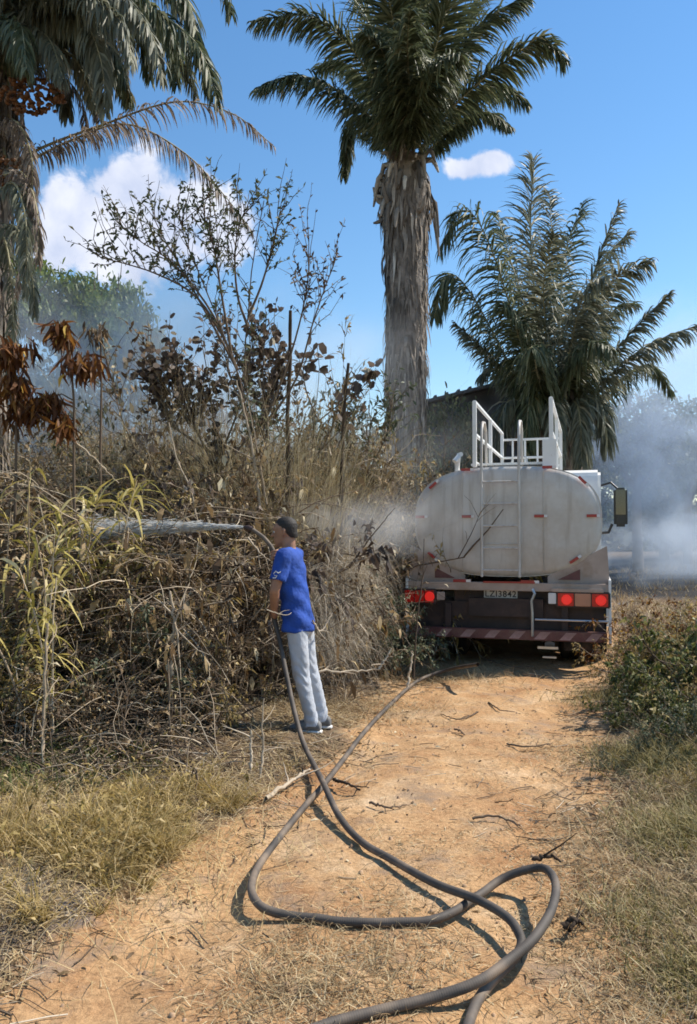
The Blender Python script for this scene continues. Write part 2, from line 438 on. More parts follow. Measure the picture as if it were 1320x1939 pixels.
def H(x, y):
    x = np.asarray(x, float); y = np.asarray(y, float)
    e = np.minimum(x - np.interp(y, YL, XL), np.interp(y, YR, XR) - x)
    c = (np.interp(y, YL, XL) + np.interp(y, YR, XR)) / 2
    off = np.clip(-e, 0, 3)
    z = 0.045 * np.clip(off / 0.4, 0, 1) + 0.03 * off
    z = z + np.where(x > c, 0.02, 0.03) * off
    fall = np.exp(-np.maximum(0, y - 12) / 10)
    z = z + 0.03 * vn(x, y, 0.9) * (0.4 + np.clip(off, 0, 1))
    z = z + (0.022 * vn(x, y, 0.28, 1) + 0.013 * vn(x, y, 0.11, 2) + 0.006 * vn(x, y, 0.05, 4)) * fall
    hw = (np.interp(y, YR, XR) - np.interp(y, YL, XL)) / 2
    rut = np.exp(-((np.abs(x - c) - 0.62 * hw) / 0.22) ** 2)
    z = z - 0.03 * rut
    z = z + 0.5 * vn(x, y, 14, 7) * np.clip((y - 14) / 20, 0, 1)
    return z


def Hs(x, y): return float(H(np.array([x]), np.array([y]))[0])


def build_ground():
    def axis(segs):
        out = [segs[0][0]]
        for a, b, s0, s1 in segs:
            x = a
            while x < b - 1e-6:
                t = (x - a) / (b - a); x = min(b, x + s0 + (s1 - s0) * t ** 1.5); out.append(x)
        return np.array(out)
    xs = np.r_[-axis([(2.2, 6, 0.03, 0.2), (6, 400, 0.2, 60)])[::-1], axis([(-2.2, 3.2, 0.026, 0.026), (3.2, 8, 0.03, 0.2), (8, 400, 0.2, 60)])[1:]]
    ys = axis([(-30, 2.2, 3, 0.6), (2.2, 6.2, 0.026, 0.03), (6.2, 12, 0.035, 0.12), (12, 600, 0.14, 60)])
    X, Y = np.meshgrid(xs, ys); X = X.ravel(); Y = Y.ravel()
    Z = H(X, Y); rf = road_f(X, Y)
    V = np.stack([X, Y, Z], 1); nx, ny = len(xs), len(ys)
    j, i = np.meshgrid(np.arange(ny - 1), np.arange(nx - 1), indexing='ij')
    q = np.stack([j * nx + i, j * nx + i + 1, (j + 1) * nx + i + 1, (j + 1) * nx + i], -1).reshape(-1, 4)
    inside = rf[q].mean(1) > 0.0
    burnt = np.clip((X - 5.5 - vn(X, Y, 4) * 4) / 2, 0, 1) * np.clip((Y - 12.5 - vn(X, Y, 3, 2) * 4) / 3, 0, 1) * np.clip((60 - Y) / 15, 0, 1)
    off = np.interp(Y, YL, XL) - X
    burnt = np.maximum(burnt, np.clip((off - .55 + 1.2 * vn(X, Y, .8, 6) + .5 * vn(X, Y, .2, 8)) / .4, 0, 1) * np.clip((Y - 5.0 - vn(X, Y, .7, 9)) / .7, 0, 1) * .85)  # left bank ground is darkened through the same attribute
    for sel, nm in ((~inside, 'ground'), (inside, 'dirt_road')):
        qq = q[sel]; used, inv = np.unique(qq, return_inverse=True)
        g = Geo(); g.add(V[used], inv.reshape(-1, 4), 0, 0.5, True)
        me = g.mesh(nm, ['earth'])
        a = me.attributes.new('road', 'FLOAT', 'POINT'); a.data.foreach_set('value', np.clip(0.5 + rf[used] * 1.6, 0, 1).astype(np.float32))
        a = me.attributes.new('burnt', 'FLOAT', 'POINT'); a.data.foreach_set('value', burnt[used].astype(np.float32))
        link(nm, me, kind='structure')


build_ground()
# ------------------------------------------------------------------ truck
solid('tank_paint', (0.60, 0.56, 0.51), 0.38, var=0.05, scale=2.5, dirt=(0.42, 0.34, 0.26), dirt_lo=0.44, dirt_hi=0.8, streak=(0.38, 0.32, 0.26), bump=0.02, bscale=1.8)
solid('white_paint', (0.78, 0.77, 0.74), 0.4, var=0.04, dirt=(0.5, 0.42, 0.33), dirt_lo=0.6, dirt_hi=0.8)
solid('cream_panel', (0.42, 0.32, 0.26), 0.6, var=0.1, dirt=(0.30, 0.20, 0.13), scale=4)
solid('chassis_black', (0.035, 0.020, 0.018), 0.6, var=0.3, dirt=(0.11, 0.058, 0.042), scale=5, dirt_lo=0.5, dirt_hi=0.8)
solid('bumper_red', (0.13, 0.04, 0.038), 0.5, var=0.2, dirt=(0.20, 0.11, 0.08), scale=7, dirt_lo=0.45, dirt_hi=0.7)
solid('bumper_pale', (0.40, 0.24, 0.22), 0.5, var=0.1, dirt=(0.22, 0.12, 0.09), scale=7, dirt_lo=0.45, dirt_hi=0.7)
solid('rubber', (0.018, 0.017, 0.017), 0.8, var=0.3, dirt=(0.14, 0.09, 0.055), scale=4, bump=0.004)
solid('rim_steel', (0.32, 0.30, 0.28), 0.5, 0.6, var=0.15)
solid('reflector_red', (0.34, 0.018, 0.018), 0.3, var=0.1)
solid('reflector_white', (0.70, 0.68, 0.66), 0.35, var=0.05)
solid('lens_red', (0.30, 0.01, 0.008), 0.25, var=0.1, emit=((1.0, 0.02, 0.012), 0.05))
solid('lamp_glow', (0.8, 0.02, 0.02), 0.3, var=0.0, emit=((1.0, 0.03, 0.02), 0.28))
solid('lens_amber', (0.45, 0.20, 0.12), 0.3, var=0.1)
solid('glass_dark', (0.02, 0.025, 0.03), 0.08, var=0.1, spec=0.8)
solid('mirror_black', (0.015, 0.017, 0.02), 0.35, var=0.1)
solid('plate_grey', (0.62, 0.60, 0.58), 0.5, var=0.06)
solid('plate_ink', (0.05, 0.045, 0.05), 0.6, var=0.1)
solid('pipe_metal', (0.55, 0.54, 0.52), 0.35, 0.7, var=0.1)

BM = bmesh.new


def to_obj(name, bm, mat, parent=None, smooth=False, bevel=0.0, **kw):
    me = bpy.data.meshes.new(name)
    if bevel > 0:
        bmesh.ops.bevel(bm, geom=[e for e in bm.edges if len(e.link_faces) == 2 and e.calc_face_angle(0) > 0.6], offset=bevel, segments=2, affect='EDGES')
    bm.to_mesh(me); bm.free()
    for m_ in (mat if isinstance(mat, (list, tuple)) else [mat]): me.materials.append(MATS[m_])
    if smooth:
        for p in me.polygons: p.use_smooth = True
        me.set_sharp_from_angle(angle=0.7)
    return link(name, me, parent, **kw)


def box(bm, c, s, rot=None):
    m = Matrix.Translation(c)
    if rot is not None: m = m @ rot
    return bmesh.ops.create_cube(bm, size=1, matrix=m @ Matrix.Diagonal((*s, 1)))['verts']


def rod(bm, pts, r, sides=8):
    g = Geo(); P = resample(np.array(pts, float), max(2, len(pts)))[None] if len(pts) == 2 else np.array(pts, float)[None]
    g.tubes(P, r, sides)
    v = np.concatenate(g.v); q = np.concatenate(g.q)
    vs = [bm.verts.new(x) for x in v]
    for f in q: bm.faces.new([vs[i] for i in f])
    n = len(v); 
    bm.faces.new(vs[:sides][::-1]); bm.faces.new(vs[n - sides:])


def cyl_x(bm, c, r, w, seg=28, prof=None):
    """lathe about the X axis; prof = list of (x, radius)"""
    prof = prof or [(-w / 2, 0), (-w / 2, r * 0.9), (-w / 2 + 0.03, r), (w / 2 - 0.03, r), (w / 2, r * 0.9), (w / 2, 0)]
    rings = []
    for (x, rr) in prof:
        rings.append([bm.verts.new((c[0] + x, c[1] + max(rr, 1e-4) * math.cos(2 * math.pi * k / seg), c[2] + max(rr, 1e-4) * math.sin(2 * math.pi * k / seg))) for k in range(seg)])
    for a, b in zip(rings, rings[1:]):
        for k in range(seg): bm.faces.new((a[k], a[(k + 1) % seg], b[(k + 1) % seg], b[k]))
    bmesh.ops.recalc_face_normals(bm, faces=bm.faces)


def prof_pt(a, hw, hh, n=2.7):
    c, s = math.cos(a), math.sin(a)
    r = (abs(c) ** n + abs(s) ** n) ** (-1 / n)
    x, z = r * c, r * s
    return hw * x, hh * z


def build_truck():
    TX, TY, TR = 1.895, 9.64, rad(-17)
    z0 = Hs(TX, TY) - 0.01
    t = thing('tanker_truck', 'white water tanker truck seen from behind with brake lights on, parked on the dirt road', 'truck', (TX, TY, z0), TR)
    HW, HH, ZC = 1.14, 0.685, 1.80
    # tank
    bm = BM(); seg = 64; rings = []
    st = [(0.10, 0.0), (0.10, 0.35), (0.105, 0.7), (0.115, 0.9), (0.135, 0.965), (0.16, 0.985), (0.16, 1.0), (0.20, 1.0), (0.20, 0.985), (5.2, 0.985), (5.25, 0.93), (5.3, 0.0)]
    for (y, k) in st:
        rings.append([bm.verts.new((prof_pt(2 * math.pi * i / seg, HW * max(k, 0.001), HH * max(k, 0.001))[0], y, ZC + prof_pt(2 * math.pi * i / seg, HW * max(k, 0.001), HH * max(k, 0.001))[1])) for i in range(seg)])
    for a, b in zip(rings, rings[1:]):
        for i in range(seg): bm.faces.new((a[i], a[(i + 1) % seg], b[(i + 1) % seg], b[i]))
    bmesh.ops.recalc_face_normals(bm, faces=bm.faces)
    tank = to_obj('tank', bm, 'tank_paint', t, True)
    # weld seams on the rear head
    bm = BM()
    for x in (-0.52, 0.46):
        rod(bm, [(x, 0.10, ZC - 0.62), (x, 0.097, ZC), (x, 0.10, ZC + 0.62)], 0.006, 6)
    rod(bm, [(-0.25, 0.097, ZC - 0.28), (0.2, 0.097, ZC - 0.28)], 0.006, 6)
    to_obj('weld_seam', bm, 'tank_paint', tank, True)
    # reflective strips: red with a white half
    def strip(x, z, ang=0.0, y=0.085, w=0.16, h=0.034, rear=True, par=tank):
        bm = BM(); rt = Matrix.Rotation(-ang, 4, 'Y')
        box(bm, (0, 0, 0), (w, 0.008, h)); o = to_obj('reflective_strip', bm, 'reflector_red', par, bevel=0.002)
        o.location = (x, y, z); o.rotation_euler = (0, -ang, 0)
        bm = BM(); box(bm, (w * 0.36, -0.006, 0), (w * 0.26, 0.004, h * 0.96)); c = to_obj('white_band', bm, 'reflector_white', par)
        c.location = (x, y, z); c.rotation_euler = (0, -ang, 0)
        return o
    for x, z, a in [(-0.46, 2.445, 0), (0.53, 2.452, 0), (-0.88, 2.27, 0.72), (0.93, 2.27, -0.8), (-1.04, 1.86, 0), (-0.45, 1.86, 0), (0.43, 1.86, 0), (1.04, 1.86, 0),
                    (-0.9, 1.36, -0.7), (0.83, 1.34, 0.6)]:
        strip(x, z, a, 0.082 if abs(z - 1.86) < 0.05 and abs(x) < 1 else 0.092)
    # ladder
    lad = link('ladder', None, t)
    bm = BM()
    for x in (-0.27, 0.18):
        rod(bm, [(x, -0.02, 1.12), (x, -0.03, 1.5), (x, -0.03, 2.2), (x, -0.02, 2.6), (x, 0.02, 2.92), (x, 0.12, 3.03), (x, 0.3, 3.05), (x, 0.42, 2.95), (x, 0.45, 2.5)], 0.017, 8)
    st_ = to_obj('ladder_rail', bm, 'tank_paint', lad, True)
    bm0 = BM(); rod(bm0, [(-0.27, 0, 0), (0.18, 0, 0)], 0.011, 8)
    rung = to_obj('rung', bm0, 'tank_paint', lad, True); rung.location = (0, -0.03, 1.2)
    for k in range(1, 5):
        c = rung.copy(); COL.objects.link(c); c.location = (0, -0.03, 1.2 + 0.27 * k)
    # walkway and railings on top
    bm = BM(); box(bm, (0.0, 2.55, ZC + HH + 0.045), (0.92, 4.3, 0.03)); wk = to_obj('walkway', bm, 'white_paint', t, bevel=0.004)
    bm = BM()
    for k in range(44): box(bm, (0.0, 0.46 + k * 0.097, ZC + HH + 0.063), (0.86, 0.012, 0.008))
    to_obj('tread_bars', bm, 'pipe_metal', wk)
    for sx in (-0.5, 0.5):
        for y in (0.8, 2.0, 3.2, 4.4):
            bm = BM(); box(bm, (sx * 0.9, y, ZC + HH + 0.0), (0.05, 0.08, 0.12)); to_obj('bracket', bm, 'white_paint', wk)
    for sx in (-1, 1):
        x = sx * 0.47 + 0.08
        hr = link('handrail', None, t)
        zb = ZC + HH + 0.0
        for y in (0.25, 1.9, 3.5):
            bm = BM(); box(bm, (x, y, zb + 0.42), (0.05, 0.05, 0.84)); to_obj('rail_post', bm, 'white_paint', hr, bevel=0.006)
        for zz in (0.83, 0.42, 0.06):
            bm = BM(); box(bm, (x, 1.87, zb + zz), (0.04, 3.25, 0.04)); to_obj('rail_bar', bm, 'white_paint', hr, bevel=0.006)
        if sx > 0:
            bm = BM(); box(bm, (x + 0.03, 0.6, zb + 0.17), (0.012, 0.75, 0.34)); to_obj('side_plate', bm, 'white_paint', hr, bevel=0.003)
            bm = BM(); box(bm, (x - 0.02, 0.22, zb + 0.14), (0.17, 0.012, 0.36)); to_obj('end_plate', bm, 'white_paint', hr, bevel=0.003)
    fr = link('end_rail', None, t)
    for zz in (0.72, 0.42, 0.28):
        bm = BM(); box(bm, (0.08, 3.55, ZC + HH + zz), (0.96, 0.035, 0.035)); to_obj('rail_bar', bm, 'white_paint', fr, bevel=0.005)
    for xx in (-0.22, -0.02, 0.18, 0.38):
        bm = BM(); box(bm, (xx, 3.55, ZC + HH + 0.37), (0.03, 0.03, 0.72)); to_obj('rail_post', bm, 'white_paint', fr, bevel=0.005)
    # manhole hatch
    bm = BM(); bmesh.ops.create_cone(bm, cap_ends=True, segments=32, radius1=0.3, radius2=0.3, depth=0.12, matrix=Matrix.Translation((0, 2.3, ZC + HH + 0.12)))
    ht = to_obj('hatch', bm, 'white_paint', t, True, 0.01)
    bm = BM(); rod(bm, [(-0.12, 2.2, ZC + HH + 0.18), (-0.1, 2.2, ZC + HH + 0.3), (0.1, 2.2, ZC + HH + 0.3), (0.12, 2.2, ZC + HH + 0.18)], 0.015); to_obj('hatch_handle', bm, 'pipe_metal', ht, True)
    # cradle, fenders and rear frame
    for sx in (-1, 1):
        bm = BM(); vs = [(sx * 0.50, 0.14, 1.13), (sx * 1.19, 0.14, 1.50), (sx * 1.22, 0.14, 1.0), (sx * 0.50, 0.14, 1.0)]
        f0 = [bm.verts.new(v) for v in vs]; f1 = [bm.verts.new((v[0], 0.19, v[2])) for v in vs]
        bm.faces.new(f0); bm.faces.new(f1[::-1])
        for i in range(4): bm.faces.new((f0[i], f1[i], f1[(i + 1) % 4], f0[(i + 1) % 4]))
        bmesh.ops.recalc_face_normals(bm, faces=bm.faces)
        to_obj('cradle_plate', bm, 'cream_panel', t, bevel=0.004)
    for sx in (-1, 1):
        bm = BM(); vs = [(sx * 0.62, 0.13, 1.09), (sx * 0.88, 0.13, 1.22), (sx * 0.88, 0.13, 1.09)]
        bm.faces.new([bm.verts.new(v) for v in (vs if sx > 0 else vs[::-1])])
        to_obj('reflective_triangle', bm, 'bumper_red', t)
    bm = BM(); box(bm, (0, 0.07, 1.0), (2.44, 0.10, 0.10)); sill = to_obj('rear_sill', bm, 'cream_panel', t, bevel=0.008)
    for x in (-0.52, 0.30): strip(x, 1.065, 0, 0.018, 0.22, 0.036, par=sill)
    bm = BM(); box(bm, (0.05, 0.012, 1.055), (0.62, 0.006, 0.02)); to_obj('reflective_strip', bm, 'reflector_red', sill)
    for sx in (-1, 1):
        bm = BM(); box(bm, (sx * 1.215, 0.9, 0.98), (0.03, 1.8, 0.24)); box(bm, (sx * 1.215, 0.06, 0.62), (0.03, 0.10, 0.56))
        to_obj('side_panel', bm, 'white_paint', t, bevel=0.004)
        # wheel arches
        bm = BM(); seg = 14
        for cyy in (1.15, 2.4):
            a0 = [bm.verts.new((sx * 0.66, cyy + 0.6 * math.cos(math.pi * k / seg), 0.5 + 0.58 * math.sin(math.pi * k / seg))) for k in range(seg + 1)]
            a1 = [bm.verts.new((sx * 1.21, cyy + 0.6 * math.cos(math.pi * k / seg), 0.5 + 0.58 * math.sin(math.pi * k / seg))) for k in range(seg + 1)]
            for k in range(seg): bm.faces.new((a0[k], a0[k + 1], a1[k + 1], a1[k]))
        bmesh.ops.solidify(bm, geom=bm.faces, thickness=0.012)
        to_obj('wheel_arch', bm, 'white_paint', t)
        bm = BM(); box(bm, (sx * 0.93, 0.36, 0.52), (0.5, 0.012, 0.62)); to_obj('mud_flap', bm, 'rubber', t)
    # dark rear recess
    bm = BM(); box(bm, (0, 0.24, 0.78), (1.3, 0.03, 0.34)); box(bm, (0, 2.4, 0.74), (0.9, 4.6, 0.22)); to_obj('chassis', bm, 'chassis_black', t)
    bm = BM(); box(bm, (0, 0.20, 0.62), (2.3, 0.03, 0.36)); box(bm, (0, 4.6, 0.8), (0.8, 4.0, 0.2)); to_obj('rear_panel', bm, 'chassis_black', t)
    bm = BM(); box(bm, (-0.45, 3.9, 0.72), (1.4, 1.0, 0.55)); to_obj('fuel_box', bm, 'chassis_black', t, bevel=0.03)
    # underrun bumper, pale and red bars
    bmp = link('bumper', None, t)
    bm = BM(); box(bm, (0, 0.0, 0.43), (2.36, 0.07, 0.12)); to_obj('bumper_beam', bm, 'bumper_red', bmp, bevel=0.01)
    for k in range(8):
        bm = BM(); x = -1.03 + k * 0.295
        o = None
        vs = [(-0.10, -0.003, -0.045), (0.02, -0.003, -0.045), (0.10, -0.003, 0.045), (-0.02, -0.003, 0.045)]
        f0 = [bm.verts.new(v) for v in vs]; f1 = [bm.verts.new((v[0], 0.0, v[2])) for v in vs]
        bm.faces.new(f0)
        for i in range(4): bm.faces.new((f0[i], f0[(i + 1) % 4], f1[(i + 1) % 4], f1[i]))
        o = to_obj('bumper_stripe', bm, 'bumper_pale', bmp); o.location = (x, -0.036, 0.43)
    for x in (-0.7, 0.7):
        bm = BM(); box(bm, (x, 0.08, 0.58), (0.07, 0.06, 0.4)); to_obj('bumper_bracket', bm, 'chassis_black', bmp)
    # tail lights
    for sx in (-1, 1):
        tl = link('tail_light', None, t)
        x0, x1 = (-1.24, -0.86) if sx < 0 else (0.62, 1.20)
        bm = BM(); box(bm, ((x0 + x1) / 2, 0.02, 0.865), (x1 - x0 + 0.04, 0.08, 0.19)); to_obj('lamp_housing', bm, 'chassis_black', tl, bevel=0.012)
        n = 3; w = (x1 - x0) / n
        for k in range(n):
            mt = 'lens_red' if not (k == (0 if sx > 0 else 2)) else 'lens_red'
            if sx > 0 and k == 1: mt = 'lens_amber'
            bm = BM(); box(bm, (x0 + w * (k + .5), -0.026, 0.865), (w - 0.012, 0.02, 0.15)); to_obj('lens', bm, mt, tl, bevel=0.006)
        for gx in ([x0 + w * 0.55, x1 - w * 0.45] if sx > 0 else [x1 - w * 0.45]):
            bm = BM(); bmesh.ops.create_cone(bm, cap_ends=True, segments=24, radius1=0.062, radius2=0.055, depth=0.014, matrix=Matrix.Translation((gx, -0.043, 0.865)) @ Matrix.Rotation(math.pi / 2, 4, 'X'))
            to_obj('lit_lamp', bm, 'lamp_glow', tl, bevel=0)
        if sx > 0:
            bm = BM(); box(bm, (0.56, -0.01, 0.875), (0.09, 0.03, 0.13)); to_obj('reversing_lamp', bm, 'reflector_white', tl, bevel=0.006)
            bm = BM(); box(bm, (0.85, 0.0, 0.975), (0.6, 0.05, 0.045)); to_obj('lamp_bracket', bm, 'cream_panel', tl, bevel=0.006)
        else:
            bm = BM(); box(bm, (-0.78, -0.01, 0.875), (0.1, 0.03, 0.10)); to_obj('reversing_lamp', bm, 'cream_panel', tl, bevel=0.006)
    # number plate
    bm = BM(); box(bm, (-0.07, 0.205, 0.90), (0.41, 0.012, 0.125)); pl = to_obj('number_plate', bm, 'plate_grey', t, bevel=0.004)
    cu = bpy.data.curves.new('plate_text', 'FONT'); cu.body = 'LZI3842'; cu.size = 0.105; cu.extrude = 0.002; cu.align_x = 'CENTER'; cu.align_y = 'CENTER'
    cu.space_character = 1.1; cu.offset = 0.0015
    cu.materials.append(MATS['plate_ink'])
    to = bpy.data.objects.new('plate_text', cu); COL.objects.link(to)
    tme = bpy.data.meshes.new_from_object(to.evaluated_get(bpy.context.evaluated_depsgraph_get())); bpy.data.objects.remove(to)
    to = link('plate_text', tme, pl)
    to.location = (-0.07, 0.196, 0.895); to.rotation_euler = (math.pi / 2, 0, 0)
    # outlet pipe, valve and hose coupling
    bm = BM(); rod(bm, [(0.33, -0.03, 0.98), (0.36, -0.05, 0.93), (0.32, -0.05, 0.84), (0.33, -0.05, 0.7), (0.33, -0.05, 0.42)], 0.017)
    to_obj('vent_pipe', bm, 'pipe_metal', t, True)
    bm = BM(); rod(bm, [(0.36, -0.03, 0.62), (1.19, -0.03, 0.62)], 0.013); to_obj('tie_bar', bm, 'pipe_metal', t, True)
    bm = BM(); rod(bm, [(0.52, 0.5, 0.6), (0.52, 0.3, 0.4), (0.52, 0.15, 0.3)], 0.06, 16); box(bm, (0.5, 0.12, 0.27), (0.24, 0.05, 0.03)); box(bm, (0.52, 0.1, 0.16), (0.16, 0.05, 0.02))
    to_obj('outlet_valve', bm, 'pipe_metal', t, True)
    for sx in (-1, 1):  # boxes and skirts added between the axles to keep sun off the ground below
        bm = BM(); box(bm, (sx * 0.97, 4.1, 0.66), (0.46, 2.1, 0.56)); to_obj('shade_box', bm, 'chassis_black', t, bevel=0.02)
        bm = BM(); box(bm, (sx * 1.18, 1.78, 0.55), (0.02, 0.22, 0.7)); to_obj('shade_skirt', bm, 'rubber', t)
    bm = BM(); box(bm, (0, 1.9, 0.98), (2.3, 3.4, 0.03)); to_obj('shade_floor', bm, 'chassis_black', t)  # inner floor added to block sun from under the truck
    # axle
    bm = BM(); rod(bm, [(-0.9, 1.15, 0.5), (0.9, 1.15, 0.5)], 0.07, 12); bmesh.ops.create_uvsphere(bm, u_segments=20, v_segments=12, radius=0.2, matrix=Matrix.Translation((0.0, 1.1, 0.48)))
    to_obj('rear_axle', bm, 'chassis_black', t, True)
    # wheels
    first = None
    for (y, xs_) in ((1.15, (-1.04, -0.74, 0.74, 1.04)), (2.4, (-1.04, -0.74, 0.74, 1.04)), (6.5, (-1.0, 1.0))):
        for x in xs_:
            wobj = link('wheel', None, t); wobj.location = (x, y, 0.5)
            if x < 0: wobj.rotation_euler = (0, 0, math.pi)
            if first is None:
                bm = BM(); w = 0.26
                cyl_x(bm, (0, 0, 0), 0.5, w, 40, [(-w / 2, 0.29), (-w / 2 - 0.01, 0.36), (-w / 2, 0.45), (-w / 2 + 0.03, 0.49), (-w / 2 + 0.06, 0.5), (-0.02, 0.5), (-0.018, 0.485), (0.018, 0.485), (0.02, 0.5), (w / 2 - 0.06, 0.5), (w / 2 - 0.03, 0.49), (w / 2, 0.45), (w / 2 + 0.01, 0.36), (w / 2, 0.29)])
                a = to_obj('tyre', bm, 'rubber', wobj, True)
                bm = BM(); cyl_x(bm, (0, 0, 0), 0.3, w, 32, [(-w / 2, 0.295), (-w / 2 + 0.03, 0.26), (0.02, 0.25), (0.02, 0.12), (0.09, 0.11), (0.09, 0.0)])
                b = to_obj('rim', bm, 'rim_steel', wobj, True); first = (a, b)
            else:
                for s_ in first:
                    c = s_.copy(); COL.objects.link(c); c.parent = wobj
    # cab
    bm = BM(); pr = [(5.55, 0.75), (5.50, 2.55), (5.62, 2.78), (5.95, 2.86), (6.9, 2.84), (7.25, 2.62), (7.52, 1.75), (7.55, 0.75)]
    for sx in (-1, 1): pass
    L0 = [bm.verts.new((-1.19, y, z)) for y, z in pr]; L1 = [bm.verts.new((1.19, y, z)) for y, z in pr]
    bm.faces.new(L0); bm.faces.new(L1[::-1])
    for i in range(len(pr)): bm.faces.new((L0[i], L1[i], L1[(i + 1) % len(pr)], L0[(i + 1) % len(pr)]))
    bmesh.ops.recalc_face_normals(bm, faces=bm.faces)
    cab = to_obj('cab', bm, 'white_paint', t, True, 0.05)
    for sx in (-1, 1):
        bm = BM(); vs = [(6.1, 1.85), (6.1, 2.5), (7.05, 2.5), (7.3, 1.85)]
        f = [bm.verts.new((sx * 1.195, y, z)) for y, z in vs]; f2 = [bm.verts.new((sx * 1.17, y, z)) for y, z in vs]
        bm.faces.new(f if sx > 0 else f[::-1])
        for i in range(4): bm.faces.new((f[i], f[(i + 1) % 4], f2[(i + 1) % 4], f2[i]))
        to_obj('side_window', bm, 'glass_dark', cab)
        bm = BM(); rod(bm, [(sx * 1.19, 6.15, 1.2), (sx * 1.215, 6.15, 1.2), (sx * 1.215, 6.3, 1.2), (sx * 1.19, 6.3, 1.2)], 0.012); to_obj('door_handle', bm, 'mirror_black', cab)
    bm = BM(); box(bm, (0, 5.49, 2.2), (1.2, 0.02, 0.45)); to_obj('rear_window', bm, 'glass_dark', cab)
    bm = BM(); f = [bm.verts.new(v) for v in ((-1.0, 7.50, 1.88), (1.0, 7.50, 1.88), (0.95, 7.30, 2.55), (-0.95, 7.30, 2.55))]; bm.faces.new(f); to_obj('windscreen', bm, 'glass_dark', cab)
    for sx in (-1, 1):
        mr = link('side_mirror', None, t)
        bm = BM(); box(bm, (sx * 1.58, 6.95, 2.18), (0.26, 0.12, 0.78)); to_obj('mirror_housing', bm, 'mirror_black', mr, True, 0.05)
        bm = BM(); box(bm, (sx * 1.58, 6.885, 2.28), (0.19, 0.012, 0.5)); to_obj('mirror_glass', bm, 'glass_dark', mr)
        bm = BM(); rod(bm, [(sx * 1.17, 7.1, 2.62), (sx * 1.4, 7.0, 2.68), (sx * 1.58, 6.97, 2.5)], 0.022); rod(bm, [(sx * 1.17, 7.1, 1.66), (sx * 1.35, 7.0, 1.68), (sx * 1.42, 6.97, 1.85)], 0.03)
        to_obj('mirror_arm', bm, 'mirror_black', mr, True)
    # dark corner lamp on top of the mudguard and a whistle-shaped breather at the left shoulder
    bm = BM(); rod(bm, [(-0.62, 0.3, 2.42), (-0.62, 0.3, 2.55), (-0.60, 0.26, 2.62), (-0.64, 0.22, 2.56)], 0.035, 12); rod(bm, [(-0.62, 0.3, 2.6), (-0.60, 0.34, 2.66), (-0.57, 0.3, 2.66)], 0.03, 12)
    to_obj('breather_pipe', bm, 'white_paint', t, True)
    return t


truck = build_truck()

# ------------------------------------------------------------------ hoses
def hose_mat():
    m, N, L = new_mat('hose_rubber')
    o = N.new('ShaderNodeOutputMaterial'); b = N.new('ShaderNodeBsdfPrincipled'); b.inputs['Roughness'].default_value = 0.72
    tc = N.new('ShaderNodeTexCoord'); nz = N.new('ShaderNodeTexNoise'); nz.inputs['Scale'].default_value = 5; nz.inputs['Detail'].default_value = 8
    L.new(tc.outputs['Object'], nz.inputs['Vector'])
    r = ramp(N, [(0.32, (0.045, 0.038, 0.032)), (0.52, (0.095, 0.076, 0.06)), (0.74, (0.24, 0.175, 0.12))]); L.new(nz.outputs[0], r.inputs[0])
    L.new(r.outputs[0], b.inputs['Base Color'])
    at = N.new('ShaderNodeAttribute'); at.attribute_name = 'tint'
    sn = N.new('ShaderNodeMath'); sn.operation = 'SINE'; mm = N.new('ShaderNodeMath'); mm.operation = 'MULTIPLY'; mm.inputs[1].default_value = 2 * math.pi / 0.009
    L.new(at.outputs['Fac'], mm.inputs[0]); L.new(mm.outputs[0], sn.inputs[0])
    bp = N.new('ShaderNodeBump'); bp.inputs['Strength'].default_value = 0.25; bp.inputs['Distance'].default_value = 0.0006
    L.new(sn.outputs[0], bp.inputs['Height']); L.new(bp.outputs[0], b.inputs['Normal']); L.new(b.outputs[0], o.inputs[0])


hose_mat()


def hose(name, pts, r, label):
    P = catmull(pts, 10)
    n = int(np.linalg.norm(np.diff(P, axis=0), axis=1).sum() / 0.022)
    P = resample(P, n)
    g = np.array([Hs(p[0], p[1]) for p in P])
    P[:, 2] = np.maximum(P[:, 2], g + r * 0.85)
    for _ in range(3): P[1:-1, 2] = (P[:-2, 2] + P[1:-1, 2] * 2 + P[2:, 2]) / 4
    s = np.r_[0, np.cumsum(np.linalg.norm(np.diff(P, axis=0), axis=1))]
    ge = Geo(); ge.tubes(P[None], r, 12)
    ge.t[0] = np.repeat(s, 12)
    me = ge.mesh(name, ['hose_rubber'])
    o = link(name, me); o['label'] = label; o['category'] = 'hose'; o['group'] = 'black water hoses of the tanker'
    return o, P


# points (px, py, height) -> ground-plane rays
def gp(l): return [G(a, b, h) for a, b, h in l]


